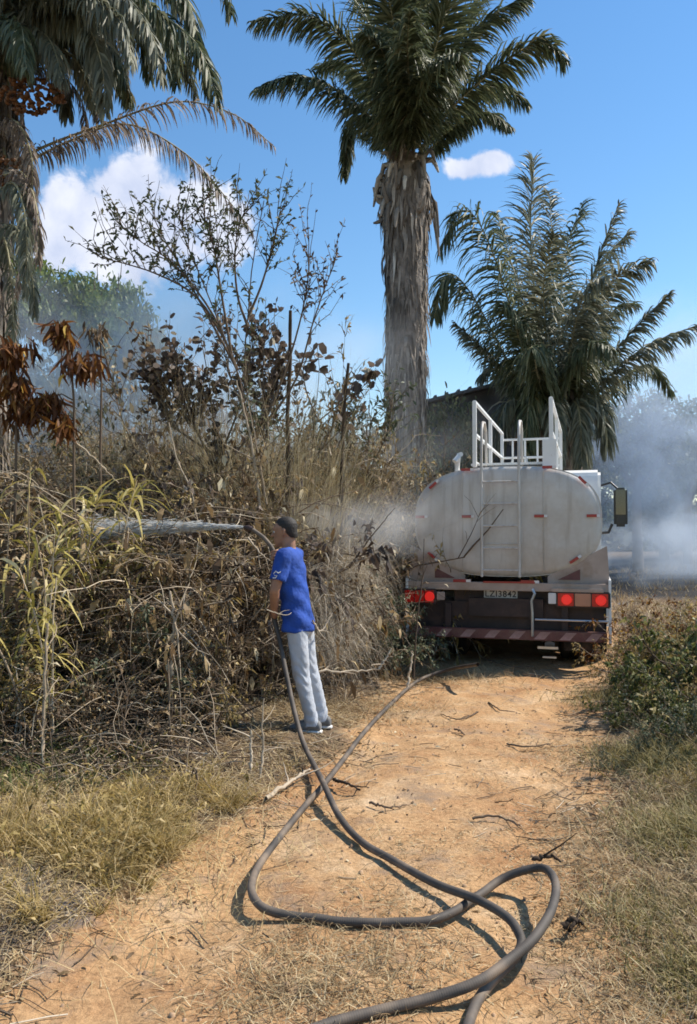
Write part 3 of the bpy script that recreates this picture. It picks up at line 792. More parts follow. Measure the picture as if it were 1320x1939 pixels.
NOZ = W(462, 998, 6.68); RH = W(520, 1052, 6.575); LH = W(517, 1160, 6.47)
A_up = [W(478, 1003, 6.66), W(503, 1022, 6.62), RH, W(517, 1105, 6.53), LH, W(530, 1215, 6.37), W(542, 1275, 6.2), W(557, 1345, 6.0), W(575, 1408, 5.72)]
A_dn = gp([(598, 1455, .06), (613, 1484, .075), (642, 1545, .04), (685, 1594, .03), (739, 1626, .03), (824, 1673, .04), (903, 1703, .07), (958, 1735, .07), (984, 1768, .06), (986, 1795, .03),
           (968, 1822, .02), (930, 1860, .02), (902, 1900, .02), (886, 1945, .02), (870, 2010, .02), (850, 2120, .02)])
hoseA, PA = hose('water_hose', A_up + A_dn, 0.0185, 'long black hose rising from the dirt road into the hands of the man in blue')
B = gp([(905, 1258, .3), (850, 1268, .12), (790, 1290, .03), (735, 1338, .03), (690, 1386, .03), (655, 1432, .02), (612, 1487, .02), (580, 1523, .02), (524, 1592, .03), (488, 1643, .05), (476, 1682, .06), (490, 1712, .05), (524, 1729, .03),
        (600, 1741, .02), (660, 1746, .02), (764, 1748, .02), (822, 1741, .03), (862, 1725, .03), (890, 1706, .02), (915, 1690, .02), (945, 1668, .04), (985, 1650, .08), (1030, 1644, .11), (1052, 1672, .13), (1046, 1718, .13),
        (1022, 1762, .12), (1000, 1788, .11), (968, 1815, .09), (909, 1857, .07), (824, 1888, .04), (703, 1918, .02), (612, 1943, .02), (520, 1985, .02), (420, 2060, .02)])
hoseB, PB = hose('water_hose', B, 0.0185, 'black hose looping over the orange road between the tanker and the near edge')
ge = Geo(); ge.tubes(np.array([A_up[0], W(470, 1000, 6.67), NOZ])[None], np.array([[0.024, 0.026, 0.013]]), 12)
nz_o = link('nozzle', ge.mesh('nozzle', ['chassis_black']), hoseA)

# ------------------------------------------------------------------ man
solid('skin', (0.30, 0.155, 0.095), 0.55, var=0.12, scale=20)
solid('hair', (0.018, 0.013, 0.010), 0.7, var=0.3, scale=60, bump=0.004, bscale=120)
solid('shirt_blue', (0.012, 0.058, 0.30), 0.85, var=0.22, scale=5, bump=0.03, bscale=11)
solid('jeans_grey', (0.42, 0.445, 0.49), 0.85, var=0.07, scale=5, bump=0.02, bscale=9, dirt=(0.36, 0.31, 0.25), dirt_lo=0.64, dirt_hi=0.85)
solid('shoe_grey', (0.16, 0.155, 0.15), 0.7, var=0.2)
solid('shoe_white', (0.7, 0.68, 0.64), 0.6, var=0.1)


def loft(g, rings, sides=20):
    """rings: (centre, rx, ry, axis_x, axis_y) closed with caps"""
    V = []
    for c, rx, ry, ax, ay in rings:
        for k in range(sides):
            a = 2 * math.pi * k / sides
            V.append(np.array(c) + np.array(ax) * rx * math.cos(a) + np.array(ay) * ry * math.sin(a))
    n = len(rings); q = []
    for i in range(n - 1):
        for k in range(sides):
            k2 = (k + 1) % sides; q.append((i * sides + k, i * sides + k2, (i + 1) * sides + k2, (i + 1) * sides + k))
    c0 = len(V); V.append(np.array(rings[0][0])); V.append(np.array(rings[-1][0]))
    base = g.n
    g.add(np.array(V), q, 0, 0.5, True)
    tri = []
    for k in range(0, sides, 2):
        k2, k3 = (k + 1) % sides, (k + 2) % sides
        tri.append((base + c0, base + k3, base + k2, base + k)); o = (n - 1) * sides
        tri.append((base + c0 + 1, base + o + k, base + o + k2, base + o + k3))
    g.q.append(np.array(tri)); g.mi.append(np.zeros(len(tri), int)); g.sm.append(np.ones(len(tri), bool))


def chain(g, pts, rs, flat=1.0, up=None, sides=16, cap=True):
    pts = [np.array(p, float) for p in pts]; rings = []
    for i, p in enumerate(pts):
        t = pts[min(i + 1, len(pts) - 1)] - pts[max(i - 1, 0)]; t = t / np.linalg.norm(t)
        u = np.array(up if up is not None else ((0, 0, 1) if abs(t[2]) < 0.8 else (1, 0, 0)), float)
        a = np.cross(t, u); a /= np.linalg.norm(a); b = np.cross(a, t)
        rings.append((p, rs[i], rs[i] * flat, a, b, t))
    if cap:
        r0, r1 = rings[0], rings[-1]
        pre = [(r0[0] - r0[5] * r0[1] * s, r0[1] * k, r0[2] * k, r0[3], r0[4], 0) for s, k in ((0.85, 0.45), (0.5, 0.83))]
        post = [(r1[0] + r1[5] * r1[1] * s, r1[1] * k, r1[2] * k, r1[3], r1[4], 0) for s, k in ((0.5, 0.83), (0.85, 0.45))]
        rings = pre + rings + post
    loft(g, [r[:5] for r in rings], sides)


def fuse(name, g, mat, parent, voxel, smooth_it=2, disp=None, **kw):
    me = g.mesh(name + '_raw', [mat]); o = bpy.data.objects.new(name + '_raw', me); COL.objects.link(o)
    bm = bmesh.new(); bm.from_mesh(me); bmesh.ops.remove_doubles(bm, verts=bm.verts, dist=1e-5); bmesh.ops.triangulate(bm, faces=bm.faces)
    bmesh.ops.recalc_face_normals(bm, faces=bm.faces); bm.to_mesh(me); bm.free()
    md = o.modifiers.new('r', 'REMESH'); md.mode = 'VOXEL'; md.voxel_size = voxel; md.use_smooth_shade = True
    if smooth_it:
        ms = o.modifiers.new('s', 'SMOOTH'); ms.factor = 0.5; ms.iterations = smooth_it
    dg = bpy.context.evaluated_depsgraph_get()
    res = bpy.data.meshes.new_from_object(o.evaluated_get(dg)); res.name = name
    bpy.data.objects.remove(o)
    if disp:
        co = np.zeros(len(res.vertices) * 3, np.float32); res.vertices.foreach_get('co', co); co = co.reshape(-1, 3)
        no = np.zeros(len(res.vertices) * 3, np.float32); res.vertices.foreach_get('normal', no); no = no.reshape(-1, 3)
        co = co + no * disp(co)[:, None]; res.vertices.foreach_set('co', co.astype(np.float32).ravel())
    res.materials.clear(); res.materials.append(MATS[mat])
    for p in res.polygons: p.use_smooth = True
    return link(name, res, parent, **kw)


def build_man():
    base = G(600, 1393, 0.0); base[2] = Hs(base[0], base[1])
    th = thing('person', 'man in royal blue T-shirt and pale jeans aiming a hose into the dry brush', 'person', tuple(base))
    f = np.array([-0.97, 0.243, 0.0]); l = np.array([-0.243, -0.97, 0.0]); z = np.array([0, 0, 1.0])
    Q = lambda a, b, c: f * a * .86 + l * b + z * c
    toL = lambda p: np.array(p) - base
    rh, lh = toL(RH), toL(LH)
    # hose direction at the hands
    dR = nrm(toL(A_up[1]) - toL(A_up[3])); dL = nrm(toL(A_up[3]) - toL(A_up[5]))
    body = Geo()
    # torso core (inside the clothes), pelvis, legs, one continuous figure
    def ring(c, w, d, tilt=0.0): return (c, w, d, l, nrm(f + z * tilt))
    loft(body, [ring(Q(.17, 0, .80), .09, .07), ring(Q(.18, 0, .88), .125, .082), ring(Q(.205, 0, 1.0), .105, .07), ring(Q(.24, 0, 1.18), .12, .078), ring(Q(.265, 0, 1.34), .135, .08), ring(Q(.27, 0, 1.42), .12, .065), ring(Q(.275, 0, 1.46), .06, .06)])
    HC = Q(.315, 0.0, 1.60)
    hf = nrm(np.array([-0.96, 0.27, -0.08])); hl = nrm(np.cross(z, hf)); hz = np.cross(hf, hl)
    hq = lambda a, b, c: HC + hf * a + hl * b + hz * c
    chain(body, [Q(.27, 0, 1.40), Q(.28, 0, 1.47), hq(-.02, 0, -.06)], [.062, .057, .06])
    hd = []
    for zz, rw, rd, off in ((-.118, .022, .02, .062), (-.10, .040, .048, .045), (-.075, .052, .072, .028), (-.045, .062, .086, .012), (0, .073, .096, 0), (.04, .076, .098, -.002), (.075, .068, .088, -.006), (.10, .048, .06, -.008), (.115, .02, .03, -.008)):
        hd.append((hq(off, 0, zz), rw, rd, hl, hf))
    loft(body, hd, 24)
    chain(body, [hq(.088, 0, .022), hq(.106, 0, -.006), hq(.118, 0, -.022)], [.009, .012, .014])      # nose
    chain(body, [hq(.094, .014, -.022), hq(.094, -.014, -.022)], [.009, .009])
    chain(body, [hq(.092, .022, -.052), hq(.101, 0, -.053), hq(.092, -.022, -.052)], [.006, .008, .006])  # lips
    chain(body, [hq(.088, .018, -.062), hq(.097, 0, -.064), hq(.088, -.018, -.062)], [.006, .008, .006])
    chain(body, [hq(.082, .040, .030), hq(.094, .018, .034), hq(.094, -.018, .034), hq(.082, -.040, .030)], [.008, .010, .010, .008])  # brow
    chain(body, [hq(.076, .02, -.095), hq(.082, 0, -.10), hq(.076, -.02, -.095)], [.014, .018, .014])
    for s in (1, -1):
        chain(body, [hq(-.012, s * .076, .02), hq(-.022, s * .084, .018), hq(-.02, s * .083, -.012), hq(-.008, s * .076, -.03)], [.009, .011, .010, .008])
    # arms
    Ls, Rs = Q(.262, .175, 1.405), Q(.275, -.175, 1.405)
    Le = Q(.33, .225, 1.135)
    lw = lh + l * .055 + np.array([0.03, -0.01, -.02]) - dL * 0.0
    chain(body, [Ls, (Ls + Le) / 2, Le], [.052, .047, .040]); chain(body, [Le, Le * .6 + lw * .4, lw * .9 + Le * .1, lw], [.040, .040, .028, .026])
    Re = Q(.47, -.24, 1.20); rw_ = rh - l * .05 - f * .03 + z * (-.05)
    chain(body, [Rs, (Rs + Re) / 2, Re], [.052, .046, .040]); chain(body, [Re, Re * .6 + rw_ * .4, rw_ * .9 + Re * .1, rw_], [.040, .039, .028, .026])

    def hand(c, ax, palm_dir, wrist):
        ax = nrm(ax); e1 = nrm(palm_dir - ax * np.dot(palm_dir, ax)); e2 = np.cross(ax, e1)
        r = 0.021 + 0.008
        pc = c + e1 * (0.021 + 0.013)
        chain(body, [wrist, wrist * .4 + pc * .6, pc], [.024, .024, .026], sides=14)
        chain(body, [pc - ax * .034, pc - ax * .012, pc + ax * .012, pc + ax * .034], [.015, .018, .018, .015], sides=12)
        for i, (o_, arc, fr) in enumerate(((-.033, 215, .0075), (-.012, 235, .0085), (.010, 240, .009), (.032, 225, .0085))):
            pts = []
            for k in range(8):
                a = rad(12 + arc * k / 7); rr = r + (0.006 if k == 0 else 0)
                pts.append(c + ax * o_ + (e1 * math.cos(a) + e2 * math.sin(a)) * rr)
            chain(body, pts, [fr * (1.12 if k in (2, 5) else 1) * (1 - .03 * k) for k in range(8)], sides=10)
        pts = [pc + ax * .04 - e2 * .012]
        for k in range(1, 5):
            a = rad(-20 - 28 * k); pts.append(c + ax * (.045 - .004 * k) + (e1 * math.cos(a) + e2 * math.sin(a)) * (r + .002))
        chain(body, pts, [.013, .012, .011, .0105, .009], sides=10)
    hand(lh, dL, lw - lh, lw); hand(rh, dR, rw_ - rh, rw_)
    # legs
    HpL, HpR = Q(.17, .072, .85), Q(.17, -.072, .85)
    KL, KR = Q(.125, .085, .47), Q(.10, -.09, .47)
    AL, AR = Q(.02, .08, .09), Q(-.02, -.09, .09)
    for hp, k_, a in ((HpL, KL, AL), (HpR, KR, AR)):
        chain(body, [hp, (hp + k_) / 2, k_, k_ * .6 + a * .4 + f * -.01, a], [.060, .060, .050, .046, .036])
        chain(body, [a - f * .03 - z * .03, a + f * .05 - z * .045, a + f * .13 - z * .06], [.036, .035, .028])
    fuse('body', body, 'skin', th, 0.0062, 2)
    # eyes
    for s in (1, -1):
        bm = BM(); bmesh.ops.create_uvsphere(bm, u_segments=16, v_segments=10, radius=.011, matrix=Matrix.Translation(hq(.079, s * .031, .008))); e = to_obj('eye', bm, 'shoe_white', th, True)
        bm = BM(); bmesh.ops.create_uvsphere(bm, u_segments=12, v_segments=8, radius=.005, matrix=Matrix.Translation(hq(.0885, s * .032, .008))); to_obj('iris', bm, 'hair', e, True)
    # hair cap
    hg = Geo(); rr = []
    for zz, rw, rd, off in ((-.055, .045, .03, -.072), (-.03, .062, .052, -.055), (0, .077, .072, -.034), (.035, .083, .09, -.020), (.065, .080, .096, -.012), (.095, .066, .082, -.010), (.118, .044, .055, -.010), (.129, .02, .025, -.01)):
        rr.append((hq(off, 0, zz), rw, rd, hl, hf))
    loft(hg, rr, 28)
    fuse('hair', hg, 'hair', th, 0.006, 1, disp=lambda co: -0.004 + 0.002 * np.sin(co[:, 0] * 460 + 3 * np.sin(co[:, 2] * 190)) * np.sin(co[:, 2] * 410 + co[:, 1] * 330))
    # shirt
    sg = Geo()
    loft(sg, [ring(Q(.178, 0, .80), .174, .132), ring(Q(.185, 0, .86), .172, .130), ring(Q(.20, 0, .97), .160, .120), ring(Q(.225, 0, 1.08), .155, .118), ring(Q(.25, 0, 1.20), .160, .120), ring(Q(.265, 0, 1.32), .170, .120), ring(Q(.272, 0, 1.385), .178, .104), ring(Q(.275, 0, 1.425), .150, .086), ring(Q(.278, 0, 1.452), .095, .072), ring(Q(.28, 0, 1.466), .068, .064)], 32)
    for s_, e_, k in ((Ls, Le, .70), (Rs, Re, .62)):
        tip = s_ + (e_ - s_) * k
        n_ = nrm(e_ - s_)
        chain(sg, [s_ - n_ * .052, s_ - n_ * .03, s_ + n_ * .01, s_ * .5 + tip * .5, tip], [.040, .060, .069, .067, .068], cap=False)
        chain(sg, [s_ * .4 + Q(.27, 0, 1.39) * .6, s_ - n_ * .012], [.085, .062])
    def wr(co):
        return 0.006 * np.sin(co[:, 2] * 42 + co[:, 0] * 25 + 2 * np.sin(co[:, 1] * 17)) * np.clip((1.35 - co[:, 2]) * 3, 0.2, 1) + 0.004 * np.sin(co[:, 0] * 60 - co[:, 2] * 33)
    shirt = fuse('shirt', sg, 'shirt_blue', th, 0.0085, 2, disp=wr)
    # pale print on the near sleeve
    bm = BM(); s_, e_ = Ls, Le; dd = nrm(e_ - s_); c = s_ + (e_ - s_) * .55
    out = nrm(l - dd * np.dot(l, dd)); sd = np.cross(dd, out)
    R_ = .072
    def on(a, h_): return c + dd * h_ + (out * math.cos(a) + sd * math.sin(a)) * R_
    for (pth) in ([(-.45, -.028), (-.2, -.012), (0.1, -.022), (.3, .0), (.1, .014), (-.15, .008), (-.05, .03), (.25, .034)],):
        rod(bm, [on(a, h_) for a, h_ in pth], .0045, 6)
    to_obj('sleeve_print', bm, 'shoe_white', shirt, True)
    # jeans
    jg = Geo()
    loft(jg, [ring(Q(.168, 0, .76), .13, .09), ring(Q(.17, 0, .80), .150, .108), ring(Q(.175, 0, .87), .145, .105), ring(Q(.185, 0, .92), .130, .095)], 28)
    for hp, k_, a in ((HpL, KL, AL), (HpR, KR, AR)):
        chain(jg, [hp + z * -.02, hp * .55 + k_ * .45, k_, k_ * .5 + a * .5, a * .9 + k_ * .1, a - z * .035], [.090, .078, .066, .060, .055, .058], cap=False, sides=20)
    def wj(co): return 0.0032 * np.sin(co[:, 2] * 85 + 5 * np.sin(co[:, 0] * 22 + co[:, 1] * 31)) * (0.25 + np.exp(-((co[:, 2] - .45) / .12) ** 2) + np.exp(-((co[:, 2] - .1) / .1) ** 2)) + .003 * np.sin(co[:, 0] * 50 + co[:, 2] * 20)
    fuse('jeans', jg, 'jeans_grey', th, 0.0085, 2, disp=wj)
    for a in (AL, AR):
        g2 = Geo(); a0 = a * np.array([1, 1, 0])
        shp = [(-.075, .028, .03, .045), (-.06, .036, .043, .05), (0, .040, .055, .055), (.07, .043, .045, .045), (.13, .045, .034, .036), (.18, .036, .024, .028), (.20, .018, .014, .022)]
        loft(g2, [(a0 + f * x + z * (zc + .006), w, h, l, z) for x, w, h, zc in shp], 20)
        sh = fuse('shoe', g2, 'shoe_grey', th, 0.006, 1)
        g2 = Geo(); loft(g2, [(a0 + f * x + z * .014, w + .006, .014, l, z) for x, w, h, zc in [(-.085, .022, 0, 0)] + shp + [(.21, .014, 0, 0)]], 20)
        fuse('sole', g2, 'shoe_white', sh, 0.006, 0)
    return th


man = build_man()
# ------------------------------------------------------------------ palms
def frond_mesh(pts, Ll, n, rng, mat='frond_green', droop=0.5, wid=0.04, spread=0.75, t0=0.12, rr=0.03, ragged=0.0, swing=0.5):
    C = resample(catmull(pts, 8), 26)
    g = Geo(); K = len(C)
    g.tubes(C[None], (np.linspace(rr, rr * 0.2, K) * np.r_[1.6, 1.3, np.ones(K - 2)])[None], 5, 0, 0.4 + 0.4 * rng.random())
    T = nrm(np.gradient(C, axis=0))
    up = np.array([0, 0, 1.0]); twist = rng.normal(0, 0.35)
    for s in (-1, 1):
        t = np.linspace(t0, 0.995, n) + rng.normal(0, 0.004, n); t = np.clip(t, 0.03, 0.995)
        if ragged: t = t[rng.random(len(t)) > ragged * (0.4 + 0.8 * np.abs(np.sin(t * 9 + s)))]
        m = len(t); k = t * (K - 1.001); ki = k.astype(int); fr = (k - ki)[:, None]
        p = C[ki] * (1 - fr) + C[ki + 1] * fr; tg = T[ki]
        sd = np.cross(tg, up); bad = np.linalg.norm(sd, axis=1) < 0.25
        sd[bad] += np.array([1, 0.3, 0]); sd = nrm(sd)
        nr = np.cross(sd, tg)
        sd = nrm(sd * math.cos(twist) + nr * math.sin(twist)) * s
        nr = np.cross(tg, sd) * s
        lift = (rng.normal(0.2, 0.25, m) + rng.choice([-.35, 0, .45], m))[:, None]
        fw = (0.35 + 0.75 * t)[:, None]
        d = nrm(sd * spread + tg * fw + nr * lift * 0.8 + rng.normal(0, 0.15, (m, 3)))
        Lx = Ll * np.interp(t, [0, .15, .4, .75, .93, 1], [.45, .8, 1, .9, .6, .35]) * rng.uniform(0.82, 1.12, m)
        N = 5; P = np.zeros((m, N, 3)); P[:, 0] = p; dd = d.copy()
        for q in range(1, N):
            dd = dd + np.array([0, 0, -1.0]) * droop * (0.22 + 0.18 * q) * rng.uniform(0.6, 1.4, (m, 1)); dd = nrm(dd)
            P[:, q] = P[:, q - 1] + dd * (Lx / (N - 1))[:, None]
        side = nrm(np.cross(d, nr) + rng.normal(0, swing, (m, 3)))
        tint = np.clip(rng.normal(0.45, 0.22, m), 0, 1)
        g.blades(P, wid * np.array([0.55, 1, 0.9, 0.6, 0.08])[None] * rng.uniform(.8, 1.2, (m, 1)), side, 1, tint)
    return g.mesh('frond', ['rachis', mat])


def palm(name, label, base, H_, r0, r1, crown, fronds, rng, shaggy=1500, boots=40, lean=(0, 0)):
    t = thing('palm_tree', label, 'palm tree', tuple(base), group=None)
    B = np.array(base)
    # core
    N = 26; zz = np.linspace(-0.15, H_, N)
    C = np.stack([lean[0] * (zz / H_) ** 1.5, lean[1] * (zz / H_), zz], 1)
    rad_ = np.interp(zz / H_, [0, .1, .8, .93, 1], [r0 * 1.15, r0, r1, r1 * 1.25, r1 * 0.8]) * rng.uniform(0.95, 1.05, N)
    g = Geo(); g.tubes(C[None], rad_[None], 20, 0, 0.3)
    link('trunk', g.mesh('trunk', ['trunk_core']), t)
    # shaggy strips of old leaf bases and fibre, in three bands so that each is a part
    g = Geo(); m = shaggy
    a = rng.uniform(0, 2 * np.pi, m); h = rng.uniform(0.02, 1.0, m) * H_
    rb = np.interp(h / H_, [0, .1, .8, .93, 1], [r0 * 1.15, r0, r1, r1 * 1.25, r1 * 0.8])
    cx = np.interp(h, zz, C[:, 0]); cyy = np.interp(h, zz, C[:, 1])
    dirs = np.stack([np.cos(a), np.sin(a), np.zeros(m)], 1)
    p0 = np.stack([cx, cyy, h], 1) + dirs * (rb * 0.98)[:, None]
    Ls = rng.uniform(0.25, 0.8, m)
    P = np.zeros((m, 4, 3)); P[:, 0] = p0
    outv = rng.uniform(0.03, 0.22, m) * rng.choice([0.3, 0.8, 1.4], m)
    for k in range(1, 4):
        P[:, k] = P[:, k - 1] + (dirs * (outv * [0, 1.0, 0.25, -0.1][k])[:, None] + np.array([0, 0, -1.0]) + rng.normal(0, 0.12, (m, 3))) * (Ls / 3)[:, None]
    P[:, 1:, 2] = np.maximum(P[:, 1:, 2], -0.05)
    side = np.cross(dirs, [0, 0, 1.0]) + rng.normal(0, 0.3, (m, 3))
    g.blades(P, rng.uniform(0.02, 0.085, m)[:, None] * np.array([1, .9, .6, .12])[None], side, 0, np.clip(rng.normal(.45, .25, m), 0, 1))
    link('leaf_bases', g.mesh('leaf_bases', ['palm_fibre']), t, kind='stuff')
    for k in range(boots):
        a = rng.uniform(0, 2 * math.pi); h = H_ * rng.uniform(0.86, 1.0)
        d = np.array([math.cos(a), math.sin(a), 0]); c = np.array([lean[0], lean[1], h])
        L = rng.uniform(0.4, 0.9)
        pts = [c + d * r1 * .9, c + d * (r1 * 1.3 + .02) + [0, 0, L * .4 * rng.uniform(-.6, 1)], c + d * (r1 * 1.5 + .05) + [0, 0, L * rng.uniform(-1.0, .6)]]
        g = Geo(); g.tubes(resample(catmull(pts, 5), 6)[None], np.array([[.07, .06, .05, .045, .035, .02]]) * (r1 / .42), 5, 0, rng.random())
        link('leaf_stub', g.mesh('leaf_stub', ['palm_fibre']), t)
    for fr in fronds:
        pts = [np.array(p) - B for p in fr['pts']]
        me = frond_mesh(pts, fr.get('L', .8), fr.get('n', 120), rng, fr.get('mat', 'frond_green'), fr.get('droop', .5), fr.get('w', .045), fr.get('spread', .75), fr.get('t0', .1), fr.get('rr', .035), fr.get('ragged', 0))
        link('frond', me, t)
    return t


rng = np.random.default_rng(11)
# main palm
Y0 = 17.0
bx = W(770, 1000, Y0); base = np.array([bx[0], Y0, Hs(bx[0], Y0)])
cz = W(775, 300, Y0)[2] - base[2]
def FW(l): return [W(a, b, Y0 + c) for a, b, c in l]
fr = []
spec = [
    ([(762, 285, 0), (715, 175, -.4), (660, 85, -.9), (580, 30, -1.3), (478, 42, -1.6)], .62, .55, 'frond_green'),
    ([(755, 295, 0), (690, 210, -.6), (610, 155, -1.1), (545, 145, -1.4), (486, 168, -1.6)], .6, .6, 'frond_green'),
    ([(758, 300, 0), (700, 235, .8), (665, 235, 1.2), (650, 335, 1.4)], .5, 1.0, 'frond_green'),
    ([(768, 280, 0), (735, 140, .3), (690, 20, .6), (640, -80, 1)], .75, .35, 'frond_green'),
    ([(772, 280, 0), (755, 120, -1), (735, -10, -1.8), (700, -130, -2.4)], .8, .3, 'frond_green'),
    ([(780, 280, 0), (785, 120, -.8), (790, -20, -1.4), (800, -150, -1.8)], .85, .3, 'frond_green'),
    ([(786, 280, 0), (815, 130, -1.0), (850, 0, -1.6), (880, -120, -2.0)], .8, .3, 'frond_green'),
    ([(780, 280, 0), (770, 130, .8), (765, 0, 1.6), (750, -150, 2.4)], .85, .3, 'frond_green'),
    ([(784, 280, 0), (830, 150, .9), (880, 40, 1.6), (930, -60, 2.2)], .75, .35, 'frond_green'),
    ([(790, 280, 0), (845, 160, -.5), (905, 50, -.9), (995, -5, -1.2)], .65, .45, 'frond_green'),
    ([(795, 285, 0), (865, 195, -.7), (960, 115, -1.2), (1030, 80, -1.5), (1074, 118, -1.6)], .62, .55, 'frond_green'),
    ([(795, 290, 0), (860, 215, .6), (930, 160, 1.0), (1000, 195, 1.2)], .6, .6, 'frond_green'),
    ([(800, 300, 0), (855, 245, -.3), (915, 212, -.5), (968, 240, -.7)], .42, .9, 'frond_green'),
    ([(770, 290, 0), (740, 190, -1.2), (725, 100, -2.1), (690, 60, -2.6)], .75, .6, 'frond_green'),
    ([(782, 290, 0), (800, 190, -1.3), (830, 120, -2.3), (870, 100, -2.9)], .75, .6, 'frond_green'),
    ([(775, 290, 0), (775, 180, -1.5), (772, 90, -2.6), (775, 20, -3.3)], .8, .6, 'frond_green'),
    ([(760, 290, 0), (700, 170, 1.0), (650, 120, 1.8), (600, 130, 2.3)], .55, .6, 'frond_green'),
]
for pts, L_, dr, mt in spec:
    fr.append(dict(pts=FW(pts), L=L_ * 1.18, droop=dr * .9, n=230, mat=mt, w=.045))
palm('main', 'tall thick palm with shaggy grey trunk rising behind the brush, left of the truck', base, cz, .40, .44, None, fr, rng, 2600, 46)

# right palm: short trunk, big feathery rosette
Y0 = 20.0
bx = W(1048, 1000, Y0); base = np.array([bx[0], Y0, Hs(bx[0], Y0)])
cz = W(1050, 770, Y0)[2] - base[2]
fr = []
spec = [
    ([(1045, 780, 0), (1020, 620, -.3), (1005, 450, -.6), (1012, 298, -.8)], .85, .35), ([(1040, 790, 0), (985, 640, -.8), (930, 470, -1.4), (880, 395, -1.7), (832, 470, -1.9)], .95, .8),
    ([(1035, 800, 0), (960, 680, -.5), (895, 560, -1.0), (850, 520, -1.3), (822, 600, -1.5)], .85, .9), ([(1025, 810, 0), (965, 720, -.6), (915, 660, -1.0), (862, 612, -1.2)], .45, .5),
    ([(1055, 790, 0), (1060, 620, .5), (1070, 480, .9), (1105, 380, 1.2)], .8, .5), ([(1060, 790, 0), (1090, 640, -.6), (1130, 500, -1.0), (1172, 385, -1.3)], .62, .4),
    ([(1062, 790, 0), (1105, 660, -.8), (1160, 535, -1.4), (1232, 492, -1.8)], .7, .7), ([(1065, 795, 0), (1115, 690, .4), (1160, 590, .8), (1205, 575, 1.0)], .6, .6),
    ([(1068, 800, 0), (1125, 720, -.5), (1195, 630, -.9), (1268, 555, -1.2)], .5, .45), ([(1070, 805, 0), (1140, 725, -.9), (1225, 655, -1.6), (1330, 612, -2.2)], .6, .6),
    ([(1070, 810, 0), (1150, 740, .8), (1225, 690, 1.3), (1275, 745, 1.6)], .55, .8), ([(1035, 805, 0), (990, 740, .6), (945, 690, 1.0), (905, 715, 1.2)], .6, .7),
    ([(1048, 790, 0), (1035, 650, -1.2), (1030, 530, -2.2), (1050, 440, -2.9)], .85, .6), ([(1052, 790, 0), (1080, 660, -1.4), (1105, 560, -2.4), (1150, 520, -3.1)], .8, .7),
    ([(1045, 795, 0), (1000, 690, -1.2), (970, 600, -2.1), (950, 570, -2.7)], .8, .8), ([(1055, 795, 0), (1085, 710, -1.3), (1120, 650, -2.3), (1160, 660, -3.0)], .75, .8),
    ([(1045, 795, 0), (1020, 720, -1.5), (1010, 660, -2.6), (1005, 660, -3.4)], .75, .9), ([(1050, 790, 0), (1000, 600, 1.0), (960, 470, 1.7), (940, 400, 2.2)], .8, .6),
    ([(1035, 800, 0), (985, 760, -.8), (955, 770, -1.2), (940, 850, -1.4)], .7, .9), ([(1060, 800, 0), (1110, 750, -.8), (1140, 770, -1.2), (1150, 850, -1.4)], .7, .9), ([(1050, 800, 0), (1045, 760, -1.4), (1050, 790, -1.9), (1052, 880, -2.1)], .7, .9), ([(1045, 800, 0), (1010, 750, -1.2), (1000, 780, -1.7), (995, 870, -1.9)], .7, .9), ([(1058, 800, 0), (1085, 760, -1.2), (1098, 790, -1.7), (1102, 880, -1.9)], .7, .9),
    ([(1050, 790, 0), (1110, 620, 1.2), (1140, 500, 2.0), (1190, 440, 2.6)], .7, .6), ([(1050, 790, 0), (1050, 600, 1.2), (1045, 450, 2.0), (1040, 360, 2.6)], .85, .4),
]
for pts, L_, dr in spec:
    fr.append(dict(pts=FW(pts), L=L_ * 1.22, droop=dr * 1.0, n=180, mat='frond_grey' if rng.random() < .45 else 'frond_green', w=.05))
palm('right', 'low bushy palm with feathery fronds spreading behind the tanker', base, cz, .62, .70, None, fr, rng, 1700, 44)

